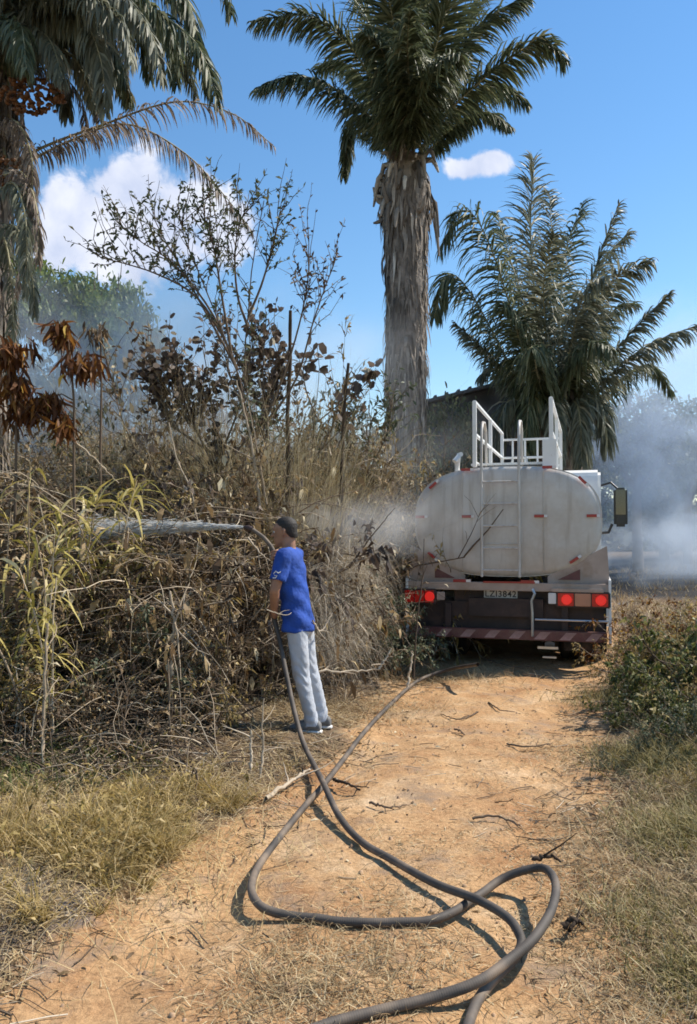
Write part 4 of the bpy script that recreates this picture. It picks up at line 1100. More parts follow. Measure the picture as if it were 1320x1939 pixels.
# near left palm
Y0 = 9.0
bx = W(-26, 1000, Y0); base = np.array([bx[0], Y0, Hs(bx[0], Y0)])
cz = W(-10, 110, Y0)[2] - base[2]
fr = []
spec = [
    ([(10, 120, 0), (130, 10, -.4), (270, 15, -.8), (370, 80, -1.0), (412, 190, -1.1)], .40, .9, 130, 'frond_green', 0), ([(0, 120, 0), (110, 0, .5), (230, 10, .9), (330, 80, 1.2), (372, 180, 1.4)], .36, .9, 120, 'frond_grey', 0),
    ([(10, 100, 0), (130, -80, -.3), (260, -80, -.6), (350, -10, -.8), (375, 80, -.9)], .42, .8, 120, 'frond_green', 0), ([(0, 120, 0), (70, 20, -.8), (150, 30, -1.3), (190, 110, -1.6), (200, 210, -1.7)], .36, 1.0, 110, 'frond_grey', 0),
    ([(0, 120, 0), (90, -10, -.9), (200, -30, -1.5), (280, 50, -1.8), (310, 150, -1.9)], .36, 1.0, 110, 'frond_grey', 0), ([(0, 120, 0), (40, 60, -.9), (90, 70, -1.4), (120, 150, -1.7)], .34, 1.0, 90, 'frond_grey', 0),
    ([(0, 110, 0), (60, -60, .2), (120, -120, .4), (200, -150, .5)], .5, .5, 100, 'frond_green', 0), ([(-10, 110, 0), (-90, 0, -.3), (-200, -10, -.6), (-300, 90, -.8)], .45, .9, 90, 'frond_green', 0),
    ([(-10, 120, 0), (-70, 40, -.9), (-120, 60, -1.5), (-140, 160, -1.8)], .45, .9, 90, 'frond_green', 0), ([(5, 130, 0), (50, -40, -.7), (100, -90, -1.4), (180, -60, -1.9)], .42, .8, 100, 'frond_green', 0),
    ([(0, 130, 0), (100, 40, .8), (160, 60, 1.3), (180, 190, 1.6)], .4, 1.0, 100, 'frond_dry', .1), ([(0, 140, 0), (60, 90, -.4), (140, 110, -.7), (180, 200, -.9)], .34, 1.1, 90, 'frond_grey', .1),
    ([(0, 130, 0), (60, 30, -.9), (140, -10, -1.5), (230, 40, -1.9), (250, 120, -2.1)], .36, 1.0, 110, 'frond_grey', 0), ([(0, 130, 0), (50, -20, -.5), (170, -60, -1.1), (300, 20, -1.5), (345, 120, -1.6)], .36, 1.0, 110, 'frond_green', 0),
    ([(0, 130, 0), (40, 0, .9), (100, -40, 1.5), (170, 30, 1.9)], .4, 1.0, 100, 'frond_green', 0),
    ([(0, 130, 0), (60, 20, .3), (150, -30, .5), (250, 0, .6), (300, 90, .7)], .42, .9, 120, 'frond_green', 0), ([(0, 140, 0), (30, 80, .2), (70, 60, .3), (110, 120, .4), (130, 220, .4)], .34, 1.0, 90, 'frond_grey', 0),
    ([(0, 100, 0), (100, -100, 0), (250, -140, 0), (400, -70, 0), (440, 30, 0)], .42, .8, 120, 'frond_green', 0), ([(0, 130, 0), (80, 70, -.2), (150, 60, -.3), (215, 120, -.4), (240, 190, -.4)], .34, 1.0, 110, 'frond_green', 0),
    ([(0, 110, 0), (10, 0, -.8), (40, -60, -1.4), (90, -50, -1.9)], .42, .8, 90, 'frond_grey', 0), ([(0, 140, 0), (20, 60, -1.0), (40, 50, -1.6), (50, 130, -2.0)], .36, 1.0, 90, 'frond_green', 0),
    ([(0, 130, 0), (50, 40, -.1), (110, 20, -.2), (160, 60, -.3), (170, 150, -.3)], .36, 1.0, 110, 'frond_grey', 0), ([(0, 120, 0), (90, 20, .4), (190, 10, .6), (260, 60, .8), (285, 150, .9)], .36, .9, 110, 'frond_green', 0),
    ([(0, 90, 0), (60, -40, .1), (160, -90, .2), (290, -50, .3), (350, 30, .3)], .42, .8, 120, 'frond_grey', 0), ([(0, 100, 0), (40, -10, -.4), (110, -30, -.7), (180, 20, -.9), (215, 100, -1.0)], .4, .9, 110, 'frond_grey', 0),
    ([(0, 140, 0), (70, 110, .2), (130, 110, .3), (175, 160, .4), (190, 230, .4)], .34, 1.0, 90, 'frond_dry', .1), ([(0, 100, 0), (30, 0, .6), (80, -50, 1.0), (150, -20, 1.3), (180, 60, 1.5)], .42, .9, 110, 'frond_green', 0),
    ([(0, 120, 0), (60, 40, -.2), (130, 50, -.3), (170, 120, -.3), (185, 200, -.3)], .36, 1.0, 110, 'frond_grey', 0), ([(0, 120, 0), (80, 30, -.5), (170, 40, -.8), (225, 110, -.9), (245, 190, -.9)], .34, 1.0, 110, 'frond_green', 0),
    ([(0, 110, 0), (110, -10, .2), (230, -10, .3), (310, 60, .3), (335, 160, .3)], .36, 1.0, 110, 'frond_green', 0), ([(0, 110, 0), (80, 0, .7), (160, 0, 1.2), (220, 60, 1.5), (240, 150, 1.6)], .36, 1.0, 110, 'frond_dry', .05),
    ([(10, 330, -.5), (45, 330, -.9), (70, 400, -1.1), (72, 500, -1.1)], .26, 1.0, 90, 'frond_dry', .2), ([(0, 360, -.5), (30, 350, -1.0), (50, 430, -1.2), (48, 560, -1.2)], .26, 1.0, 90, 'frond_grey', .15),
    ([(-5, 440, -.3), (30, 430, -.8), (60, 520, -1.0), (66, 600, -1.0)], .24, 1.0, 80, 'frond_grey', .2), ([(-10, 250, -.4), (30, 230, -.8), (60, 300, -1.0), (58, 400, -1.0)], .26, 1.0, 90, 'frond_dry', .2),
    # two thin, drying fronds arching out of the skirt below
    ([(20, 310, 0), (90, 275, -.1), (190, 238, -.2), (330, 193, -.3), (440, 215, -.4), (520, 278, -.5)], .30, 1.1, 95, 'frond_dry', .22), ([(30, 320, 0), (130, 268, .2), (240, 235, .3), (350, 290, .4), (425, 370, .4), (478, 438, .4)], .34, 1.3, 110, 'frond_dry', .15),
    ([(5, 200, 0), (40, 260, -.3), (60, 360, -.4), (52, 470, -.4)], .26, 1.0, 80, 'frond_dry', .3), ([(0, 250, 0), (20, 340, -.4), (45, 450, -.5), (30, 560, -.5)], .24, 1.0, 80, 'frond_dry', .3),
    ([(-5, 220, 0), (-30, 330, -.4), (-20, 450, -.5), (10, 600, -.5)], .26, 1.0, 80, 'frond_dry', .3), ([(-5, 420, 0), (15, 480, -.3), (25, 600, -.35), (12, 730, -.35)], .22, 1.0, 80, 'frond_grey', .2),
    ([(-5, 150, 0), (90, 130, .3), (150, 180, .4), (165, 260, .5)], .26, 1.2, 70, 'frond_dry', .2),
]
for pts, L_, dr, n_, mt, rg in spec:
    fr.append(dict(pts=FW(pts), L=L_ * (1.22 if rg == 0 else 1), droop=dr * .85, n=int(n_ * (2.0 if rg == 0 else 1.5)), mat=mt, w=.03 if rg == 0 else .02, ragged=rg, rr=.018))
lp = palm('left', 'near palm at the edge with hanging fruit bunches and drooping dry fronds', base, cz, .19, .22, None, fr, rng, 1500, 46)
solid('fruit', (0.16, 0.07, 0.025), 0.6, var=0.45, scale=3)
bm = BM(); bmesh.ops.create_icosphere(bm, subdivisions=2, radius=0.023)
for v in bm.verts: v.co.z *= 1.45
fm = to_obj('fruit', bm, 'fruit', lp, True); fm_me = fm.data; bpy.data.objects.remove(fm)
for (px, py, wx, wy, cnt, dy) in ((62, 182, 60, 34, 190, -.55), (22, 325, 38, 28, 105, -.35)):
    c = W(px, py, Y0 + dy) - base
    bunch = link('fruit_bunch', None, lp)
    g = Geo(); top = c + [-.15, .25, .3]
    st = catmull([top, c + [-.05, .05, .22], c + [0, 0, .05]], 4); g.tubes(resample(st, 6)[None], .02, 5, 0, .6)
    link('fruit_stalk', g.mesh('fruit_stalk', ['palm_fibre']), bunch)
    for k in range(cnt):
        d = nrm(rng.normal(0, 1, 3)) * rng.uniform(.55, 1) ** .5
        p = c + d * [wx / 1500 * Y0, .14, wy / 1500 * Y0]
        o = link('fruit', fm_me, bunch); o.location = tuple(p); o.rotation_euler = tuple(rng.uniform(0, 6, 3)); s = rng.uniform(.7, 1.15); o.scale = (s, s, s)

# ------------------------------------------------------------------ trees far behind
def tree_meshes(seed, Ht, crowns, n, leaf, mat, trunk_r=.2):
    r = np.random.default_rng(seed)
    g = Geo(); base_pts = np.array([[0, 0, -.2], [0.05, 0, Ht * .3], [-.05, .05, Ht * .55]])
    g.tubes(resample(base_pts, 6)[None], np.linspace(trunk_r, trunk_r * .6, 6)[None], 8, 0, .4)
    for (c, rd) in crowns:
        c = np.array(c); P = np.stack([np.array([0, 0, Ht * .45]), (np.array([0, 0, Ht * .5]) + c) / 2 + [0, 0, -.2], c], 0)
        g.tubes(resample(catmull(P, 5), 8)[None], np.linspace(trunk_r * .5, .02, 8)[None], 6, 0, .4)
        d = nrm(r.normal(0, 1, (14, 3))); Q_ = grow(np.repeat(c[None], 14, 0), d, np.mean(rd), 5, .25, .05, r); g.tubes(Q_, np.linspace(.03, .008, 5)[None], 3, 0, .3)
    tr = g.mesh('trunk', ['twig'])
    g = Geo(); per = n // len(crowns)
    for (c, rd) in crowns:
        cl = nrm(r.normal(0, 1, (38, 3))) * (r.uniform(.35, 1, (38, 1)) ** .5)
        i = r.integers(0, 38, per)
        p = (cl[i] + r.normal(0, .16, (per, 3))) * np.array(rd) + np.array(c)
        d = nrm(r.normal(0, 1, (per, 3)) + [0, 0, -.2])
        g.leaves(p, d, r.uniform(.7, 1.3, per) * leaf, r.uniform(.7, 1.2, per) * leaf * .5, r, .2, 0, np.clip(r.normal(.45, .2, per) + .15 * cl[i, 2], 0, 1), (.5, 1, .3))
    return tr, g.mesh('crown', [mat])


def tree(label, loc, ms, rz, s, group=None):
    t = thing('broadleaf_tree', label, 'tree', (loc[0], loc[1], Hs(loc[0], loc[1])), rz, group)
    t.scale = (s, s, s); link('trunk', ms[0], t); link('crown', ms[1], t); return t


TM = [tree_meshes(1, 6, [((0, 0, 5.2), (1.6, 1.5, 1.0)), ((1.5, .3, 4.5), (1.2, 1.2, .8)), ((-1.5, -.2, 4.6), (1.3, 1.3, .8)), ((.2, 1, 4.2), (1.4, 1.2, .8)), ((-.4, -1, 3.6), (1.2, 1.2, .8))], 9000, .17, 'green_leaf'),
      tree_meshes(2, 4, [((0, 0, 3.0), (1.7, 1.5, 1.2)), ((1.3, 0, 2.1), (1.1, 1.2, 1.0)), ((-1.3, .3, 2.2), (1.2, 1.1, 1.1)), ((0, -.5, 1.4), (1.7, 1.3, 1.0))], 9000, .16, 'grey_green_leaf'),
      tree_meshes(3, 5, [((0, 0, 4.2), (1.5, 1.2, .55)), ((1.3, .2, 3.9), (1.1, 1.0, .45)), ((-1.2, -.2, 3.8), (1.2, 1.0, .5))], 9000, .13, 'bright_leaf')]


def tr_px(label, px, pytop, Y, k, rz, grp=None, hts=(6.6, 4.7, 4.9), wx=1.0):
    p = W(px, pytop, Y); s = (p[2] - Hs(p[0], Y)) / hts[k]
    o = tree(label, (p[0], Y), TM[k], rz, s, grp); o.scale = (s * wx, s * wx, s); return o


tr_px('green tree behind the smoke, its crown showing beside the near palm trunk', 60, 475, 24, 2, .4, wx=.55)
tr_px('small bright green tree crown below the white cloud, right of the palm trunk', 215, 520, 26, 2, 1.3, wx=.55)
tr_px('hazy grey green tree low behind the smoke on the left', 90, 600, 21, 1, 2.2, wx=.7)
tr_px('hazy wide tree behind the withered stalks', 220, 630, 19, 1, .9, wx=.6)
tr_px('grey bushy tree behind the purple leaved sapling', 420, 700, 18, 1, 3.1, wx=.6)
tr_px('dusty green tree crown just right of the thick palm trunk', 845, 700, 18.5, 1, 4.0, wx=.5)
tr_px('grey green tree seen between thin poles and thick palm trunk', 690, 745, 24, 1, 1.0)
tr_px('dark tree standing in the smoke just right of the bushy palm', 1205, 712, 30, 0, 2.0)
tr_px('smaller tree at the right end fading into blue smoke', 1300, 765, 36, 0, 3.3)
tr_px('far bushy tree just right of the low palm, lost in thick smoke', 1120, 800, 34, 0, 0.3)
tr_px('far low tree above the truck mirror, pale behind the smoke', 1255, 830, 42, 1, 1.6)
tr_px('far tree filling the low gap behind the two thin poles', 600, 800, 42, 0, 2.6)

# dark shed behind the truck
solid('shed_wall', (0.09, 0.095, 0.11), 0.9, var=0.4, scale=2)
solid('shed_roof', (0.10, 0.11, 0.13), 0.8, var=0.3, scale=3)
sy = 22.0; a = W(812, 765, sy); b = W(985, 722, sy)
sh = thing('shed', 'dark shed with sloping roof between thick palm trunk and the tanker railing', 'shed', ((a[0] + b[0]) / 2, sy + 1.5, Hs(3, sy) - .1))
bm = BM(); w = b[0] - a[0]; h0 = a[2] - sh.location.z; h1 = b[2] - sh.location.z
vs = [(-w / 2, -1.5, 0), (w / 2, -1.5, 0), (w / 2, -1.5, h1), (-w / 2, -1.5, h0)]
f0 = [bm.verts.new(v) for v in vs]; f1 = [bm.verts.new((v[0], 1.5, v[2])) for v in vs]
bm.faces.new(f0); bm.faces.new(f1[::-1])
for i in range(4): bm.faces.new((f0[i], f1[i], f1[(i + 1) % 4], f0[(i + 1) % 4]))
bmesh.ops.recalc_face_normals(bm, faces=bm.faces); to_obj('wall', bm, 'shed_wall', sh)
bm = BM(); ang = math.atan2(h1 - h0, w)
box(bm, (0, 0, (h0 + h1) / 2 + .06), (w / math.cos(ang) + .5, 3.6, .08), Matrix.Rotation(-ang, 4, 'Y')); rf = to_obj('roof', bm, 'shed_roof', sh)
bm = BM(); box(bm, (0, 0, 0), (.07, 3.6, .06)); rb = to_obj('roof_rib', bm, 'shed_roof', rf)
for k in range(8):
    x = -w / 2 + w * (k + .5) / 8; o = rb if k == 0 else rb.copy()
    if k: COL.objects.link(o)
    o.location = (x, 0, (h0 + h1) / 2 + .13 + x * math.tan(ang)); o.rotation_euler = (0, -ang, 0)

leaf_mat('verge_green', [(0.0, (0.065, 0.058, 0.022)), (0.35, (0.15, 0.135, 0.04)), (0.65, (0.31, 0.25, 0.09)), (1.0, (0.56, 0.46, 0.24))], .35)
leaf_mat('olive_straw', [(0.0, (0.13, 0.10, 0.045)), (0.35, (0.27, 0.21, 0.10)), (0.7, (0.42, 0.34, 0.19)), (1.0, (0.60, 0.51, 0.34))], .25)
# ------------------------------------------------------------------ brush
def shrub_meshes(seed, Ht, spread, n0, n1, n2, nl, leafmat, leaf=(.05, .025), up=.6, arch=-.03, tmean=.5, wob=.12):
    r = np.random.default_rng(seed)
    az = r.uniform(0, 2 * np.pi, n0); tl = r.uniform(.05, 1, n0) * spread
    d = np.stack([np.cos(az) * tl, np.sin(az) * tl, np.full(n0, up)], 1)
    st = np.stack([np.cos(az) * .12 * r.random(n0), np.sin(az) * .12 * r.random(n0), np.full(n0, -.05)], 1)
    S = grow(st, d, r.uniform(.6, 1.1, n0) * Ht, 9, wob, arch, r)
    g = Geo(); tt = lambda m: np.clip(r.normal(tmean, .25, m), 0, 1)
    g.tubes(S, np.linspace(.013, .004, 9)[None] * r.uniform(.6, 1.3, (n0, 1)), 4, 0, tt(n0))
    p, t, i, _ = pick(S, n1, r, .25)
    A = grow(p, nrm(t * .7 + r.normal(0, .6, (n1, 3)) + [0, 0, .15]), r.uniform(.2, .55, n1) * Ht * .6, 6, .2, arch, r)
    g.tubes(A, np.linspace(.006, .002, 6)[None] * r.uniform(.7, 1.3, (n1, 1)), 3, 0, tt(n1))
    p, t, i, _ = pick(A, n2, r, .2)
    Bt = grow(p, nrm(t * .6 + r.normal(0, .7, (n2, 3))), r.uniform(.1, .3, n2) * Ht * .45, 4, .25, arch * 1.5, r)
    g.tubes(Bt, np.linspace(.0034, .0015, 4)[None], 3, 0, tt(n2))
    bmx = g.mesh('branches', ['twig'])
    lm = None
    if nl:
        g = Geo(); p, t, _, _ = pick(Bt, nl, r, .2); k = nl // 3
        p[:k], t[:k] = pick(A, k, r, .4)[:2]
        g.leaves(p, nrm(t + r.normal(0, .7, (nl, 3)) + [0, 0, -.25]), r.uniform(.6, 1.5, nl) * leaf[0], r.uniform(.6, 1.4, nl) * leaf[1], r, .5)
        lm = g.mesh('leaves', [leafmat])
    return bmx, lm


SH = {
    'bare': [shrub_meshes(21, 2.2, .8, 16, 110, 520, 200, 'dry_leaf'), shrub_meshes(22, 2.0, 1.1, 18, 120, 560, 260, 'dry_leaf', arch=-.08)],
    'dryleaf': [shrub_meshes(31, 1.9, .8, 14, 110, 500, 1500, 'dry_leaf', (.075, .03)), shrub_meshes(32, 1.7, 1.0, 14, 100, 500, 1700, 'dry_leaf', (.06, .03))],
    'olive': [shrub_meshes(41, 1.6, .9, 14, 110, 500, 1900, 'olive_grass', (.07, .022))],
    'dark': [shrub_meshes(51, 1.6, .9, 12, 100, 460, 2300, 'grey_green_leaf', (.07, .035)), shrub_meshes(52, 1.7, .9, 12, 100, 460, 1600, 'purple_leaf', (.08, .05))],
    'green': [shrub_meshes(61, 1.0, 1.0, 16, 120, 480, 3000, 'green_leaf', (.06, .032)), shrub_meshes(62, .9, 1.1, 16, 120, 480, 2200, 'green_leaf', (.08, .03))],
    'rust': [shrub_meshes(71, 1.1, 1.0, 14, 100, 460, 1500, 'rust_leaf', (.07, .035))],
}
HT = {'bare': 2.3, 'dryleaf': 2.1, 'olive': 1.8, 'dark': 1.85, 'green': 1.15, 'rust': 1.25}
ADJ = {'bare': 'bare twiggy', 'dryleaf': 'dry brown leafed', 'olive': 'yellow olive', 'dark': 'dusky dark leafed', 'green': 'leafy green', 'rust': 'rust brown withered'}


def shrub(kind, px, Y, ht, label=None, v=0, s_xy=None, grp=None, rzr=None):
    p = W(px, 1000, Y); x = p[0]
    ms = SH[kind][v % len(SH[kind])]
    t = thing('shrub', label, 'shrub', (x, Y, Hs(x, Y)), float(R.uniform(0, 6.28)) if rzr is None else rzr, grp)
    s = ht / HT[kind]; sxy = s if s_xy is None else s_xy
    t.scale = (sxy, sxy, s)
    link('branches', ms[0], t, kind='stuff')
    if ms[1]: link('leaves', ms[1], t, kind='stuff')
    return t


zone = [
    # px, Y, height(m), kind, variant  (left bank: low front row)
    (-60, 5.6, 1.2, 'olive', 0, 'at the very edge below the near palm'), (45, 6.2, 1.0, 'dark', 0, 'low in front of the pale ash patch'), (150, 6.2, 1.15, 'dryleaf', 0, 'below the yellow cane leaves'),
    (245, 6.35, 1.1, 'dark', 0, 'with a shaded hollow under it, left of the pale stump stem'), (330, 6.6, 1.15, 'bare', 1, 'of tangled pale twigs in front, midway to the man'), (405, 6.5, 1.0, 'olive', 0, 'with yellow green tips beside the man, left of him'),
    (440, 7.1, 1.0, 'bare', 0, 'right before the man, tips under his nozzle'), (200, 6.7, 1.3, 'olive', 0, 'with narrow yellow leaves behind the cane stem'), (380, 7.1, 1.35, 'bare', 0, 'beneath the water jet'),
    (290, 7.2, 1.4, 'dryleaf', 1, 'just under the far end of the water jet'),
    # middle row
    (-40, 7.6, 2.5, 'dryleaf', 0, 'leaning on the near palm trunk'), (70, 7.9, 2.3, 'bare', 0, 'behind the withered brown stalks'), (170, 8.0, 2.1, 'dryleaf', 1, 'in smoke behind the orange leaves'), (265, 7.9, 2.0, 'bare', 1, 'below the smoky gap'),
    (350, 8.1, 2.4, 'dark', 1, 'with purplish leaves left of the tall sapling'), (430, 8.3, 2.9, 'dark', 1, 'tall with purplish round leaves around the sapling foot'), (500, 8.4, 2.6, 'dryleaf', 0, 'behind the head of the man'),
    (585, 9.4, 1.5, 'bare', 0, 'right behind the back of the man'), (640, 9.9, 1.5, 'bare', 1, 'between the man and tanker in straw'), (700, 9.0, 1.35, 'dark', 0, 'in the shade at the left flank of the tanker'),
    (655, 7.6, .75, 'bare', 1, 'low and snapped, right of the legs of the man'), (745, 9.2, 1.1, 'dark', 0, 'touching the left tail light side of the tanker'),
    # back row
    (60, 9.8, 3.3, 'bare', 1, 'pale in the smoke at far left'), (190, 10.2, 3.2, 'dark', 0, 'grey in the smoke beyond the stalks'), (310, 10.2, 3.2, 'dryleaf', 0, 'tall behind purplish leaves'), (420, 10.4, 3.6, 'bare', 0, 'tall and pale behind the sapling stems'),
    (520, 10.4, 3.5, 'dryleaf', 1, 'under the taller thin pole'), (600, 10.6, 3.3, 'bare', 1, 'between the two thin poles'), (670, 10.8, 3.2, 'olive', 0, 'at foot of the shorter thin pole'), (735, 11.2, 3.3, 'dryleaf', 0, 'before the base of the thick palm'),
    (775, 10.7, 3.3, 'olive', 0, 'with yellow tips beside the upper left of the tank'), (850, 12.2, 3.3, 'olive', 0, 'half hidden behind the top left shoulder of the tank'), (760, 13.2, 3.6, 'bare', 0, 'right at the foot of the thick palm trunk'), (560, 13.5, 4.2, 'dark', 0, 'bushy and dim, far behind the poles'),
    (650, 14.5, 4.1, 'dark', 0, 'dim under the sky gap left of the thick palm'), (450, 13.0, 4.2, 'dryleaf', 1, 'behind the purple crown'), (330, 13.0, 4.2, 'bare', 0, 'thin in the smoke, second row from behind'), (230, 13.5, 4.2, 'dark', 0, 'smoke veiled left of the sapling'), (120, 13.0, 3.4, 'bare', 1, 'smoke veiled behind withered stalks'), (890, 14.5, 3.0, 'dark', 0, 'dark in front of the shed'),
    (590, 12.0, 3.9, 'dryleaf', 0, 'tall and tan, right behind the taller pole'), (690, 12.4, 3.9, 'dark', 0, 'greyish, filling the low sky gap beside the thick trunk'), (480, 11.4, 3.9, 'bare', 1, 'tall behind the pale sapling stems'), (390, 11.6, 4.0, 'dark', 1, 'purplish, crowding under the purple crown'),
    (830, 15.5, 4.3, 'dark', 0, 'beside thick trunk in front of the left end of the shed'), (270, 11.6, 3.6, 'bare', 0, 'pale in smoke left of the purple crown'), (730, 13.8, 4.2, 'olive', 0, 'yellowish at left of the thick trunk base'),
    # right bank
    (1215, 8.0, .9, 'olive', 0, 'right next to the right rear wheel of the tanker'), (1300, 7.6, 1.25, 'green', 1, 'tall at the right edge with bright tips'), (1240, 6.9, .6, 'green', 0, 'low, spreading toward the track'), (1335, 6.6, .9, 'olive', 1, 'thick at the right edge'),
    (1275, 6.0, .45, 'green', 0, 'dark and low by the right edge of the track'), (1340, 5.6, .7, 'dark', 0, 'grey green at the right margin'), (1215, 5.6, .35, 'dark', 0, 'small grey green by the wheel track'), (1330, 4.7, .45, 'olive', 1, 'nearest on the right bank'),
    (1215, 9.2, .85, 'rust', 0, 'beside the right mudguard'), (1270, 10.5, .9, 'rust', 0, 'with orange tips beyond the green weeds'), (1325, 9.2, 1.35, 'olive', 0, 'with yellow tips near the right edge'), (1200, 11.5, .7, 'dryleaf', 0, 'past the right side of the truck'),
    (1310, 12.5, .7, 'olive', 0, 'at the border of the burnt field'), (1380, 7.5, 1.2, 'olive', 0, 'just outside the right edge'), (1170, 6.6, .28, 'green', 0, 'tiny, inside the right wheel track'), (1150, 5.35, .22, 'dark', 0, 'tiny and flat in the dirt'),
]
for (px, Y, ht, kd, v, where) in zone:
    shrub(kd, px, Y, ht, '%s shrub %s' % (ADJ[kd], where), v, s_xy=None if ht < 2.4 else 1.0 + (ht - 2.4) * .15)


# saplings drawn branch by branch: slender stems with sparse small leaves against the sky
def sapling(label, stems, Y, leafmat, nl, lsize, side_n, rng, up=.5, cat='sapling', side_len=(.25, .7), r0=.016, t_from=.45, round_=False, tint=.35, lt0=.1):
    b = None; g = Geo(); S = []
    ref = None
    for st in stems:
        P = [W(a, b_, Y + (c if len(q) > 2 else 0)) for q in st for a, b_, c in [(*q, 0)[:3]]]
        if ref is None:
            ref = np.array([P[0][0], P[0][1], Hs(P[0][0], P[0][1])])
            P[0] = ref - [0, 0, .05]
        S.append(resample(catmull([p - ref for p in P], 6), 14))
    S = np.array(S)
    g.tubes(S, np.linspace(r0, r0 * .3, 14)[None], 5, 0, tint)
    p, t, _, _ = pick(S, side_n, rng, t_from)
    A = grow(p, nrm(t * .8 + rng.normal(0, .5, (side_n, 3)) * [1, .6, .8] + [0, 0, up]), rng.uniform(*side_len, side_n), 6, .16, .0, rng)
    g.tubes(A, np.linspace(.006, .002, 6)[None], 3, 0, tint)
    th = thing('sapling', label, cat, tuple(ref))
    link('branches', g.mesh('branches', ['twig']), th, kind='stuff')
    g = Geo(); p, t, _, _ = pick(A, nl, rng, lt0)
    d = nrm(t * .4 + rng.normal(0, .7, (nl, 3)))
    if round_: g.leaves(p + d * .02, d, rng.uniform(.7, 1.2, nl) * lsize, rng.uniform(.8, 1.1, nl) * lsize * .8, rng, .15, 0, None, (.55, 1, .6))
    else: g.leaves(p, d, rng.uniform(.6, 1.3, nl) * lsize, rng.uniform(.7, 1.2, nl) * lsize * .42, rng, .2)
    link('leaves', g.mesh('leaves', [leafmat]), th, kind='stuff')
    return th


sapling('tall thin sapling whose leafy tips cross the white cloud', [
    [(497, 1180), (490, 960), (478, 850, .1), (450, 700), (425, 640, -.1), (395, 560), (345, 440), (335, 385)], [(450, 700), (400, 590), (330, 500), (270, 460), (230, 430)],
    [(425, 640), (370, 560), (300, 520), (240, 500), (190, 488)], [(440, 680), (420, 560), (405, 470), (385, 400), (400, 360)], [(450, 700), (350, 520, .2), (310, 450, .3), (290, 410, .3)]],
    8.2, 'grey_green_leaf', 1500, .066, 130, rng)
sapling('tall sapling with upright leafy tips against blue sky, right of the cloud', [
    [(505, 1180), (500, 960), (478, 800), (462, 700), (470, 600), (478, 500), (500, 380)], [(470, 620), (450, 560), (445, 480), (455, 420), (470, 390)], [(470, 600), (495, 540), (515, 470), (528, 410)]],
    8.5, 'grey_green_leaf', 750, .065, 70, rng)
sapling('slender sapling with round purplish leaves, fanning out behind the man', [
    [(520, 1180), (510, 940), (500, 830), (498, 700), (505, 590)], [(500, 800), (530, 730), (560, 640), (582, 540), (585, 450)], [(505, 800), (560, 720), (590, 620), (610, 560), (632, 500)],
    [(500, 830), (455, 760), (430, 690), (420, 620)]], 8.9, 'purple_leaf', 650, .065, 70, rng, t_from=.5)
sapling('sparse bush with round dark leaves below the sky gap, between the poles', [
    [(560, 1150), (590, 860), (600, 760), (605, 690), (600, 650)], [(600, 800), (650, 760), (690, 730), (700, 720)], [(600, 790), (580, 740), (575, 690), (600, 680)], [(600, 860), (660, 800), (690, 780), (700, 770)]],
    9.4, 'purple_leaf', 75, .12, 24, rng, side_len=(.12, .35), round_=True, r0=.01)
sapling('thin sprig with few upright leaves, alone against the sky left of the thick palm', [[(640, 1150), (648, 800), (650, 700), (655, 600)]], 9.6, 'olive_grass', 26, .07, 8, rng, side_len=(.1, .3), r0=.006, t_from=.85)
sapling('dense purplish leafed young tree left of the two pale stems', [
    [(420, 1180), (410, 900), (400, 760), (390, 690), (380, 640)], [(410, 880), (450, 780), (470, 700), (480, 640)], [(405, 880), (360, 790), (340, 720), (330, 680)], [(410, 900), (500, 790), (520, 730), (530, 690)], [(405, 860), (320, 800), (300, 750), (290, 720)]],
    9.2, 'purple_leaf', 1500, .085, 150, rng, t_from=.35, round_=True)


sapling('leggy bush with tan leaves standing between the brown bunches and the purplish tree', [
    [(262, 1180), (268, 900), (280, 780), (285, 700), (275, 640)], [(268, 880), (230, 790), (215, 730), (205, 690)], [(270, 880), (320, 800), (335, 750), (330, 700)]], 9.8, 'dry_leaf', 500, .085, 90, rng, t_from=.4, r0=.011)
sapling('tan leafed bush rising behind the head of the man, right of the taller pole', [
    [(590, 1150), (580, 900), (565, 800), (560, 740)], [(580, 900), (625, 820), (640, 770), (650, 740)], [(580, 900), (530, 820), (520, 770), (518, 720)]], 10.2, 'dry_leaf', 500, .085, 90, rng, t_from=.4, r0=.011)
sapling('dusky leafed bush just left of the foot of the thick palm', [
    [(690, 1130), (695, 900), (700, 820), (705, 770)], [(695, 900), (730, 830), (740, 790), (742, 760)], [(695, 900), (660, 840), (655, 800), (650, 775)]], 11.0, 'grey_green_leaf', 600, .09, 90, rng, t_from=.4, r0=.011)


# poles
def pole(label, pts, Y, r):
    P = [W(a, b, Y) for a, b in pts]; ref = np.array([P[0][0], Y, Hs(P[0][0], Y)]); P[0] = ref.copy() - [0, 0, .1]
    C = resample(catmull([p - ref for p in P], 8), 24); C[1:-1, :2] += rng.normal(0, .006, (22, 2))
    g = Geo(); g.tubes(C[None], (r * np.linspace(1, .8, 24) * rng.uniform(.85, 1.15, 24))[None], 8, 0, .08)
    for k in range(3):
        i = rng.integers(14, 23); d = rng.normal(0, 1, 3); d[2] = abs(d[2]); Q_ = np.stack([C[i], C[i] + nrm(d) * .05, C[i] + nrm(d) * .09]); g.tubes(Q_[None], .006, 4, 0, .1)
    me = g.mesh('dead_pole', ['twig']); o = link('dead_pole', me); o.location = tuple(ref); o['label'] = label; o['category'] = 'pole'


pole('thin dark dead pole, taller one, rising behind the head of the man', [(540, 1160), (545, 850), (548, 700), (550, 588)], 9.0, .026)
pole('thin dark dead pole, shorter one, midway between man and thick palm', [(640, 1150), (648, 880), (653, 760), (660, 688)], 9.3, .022)


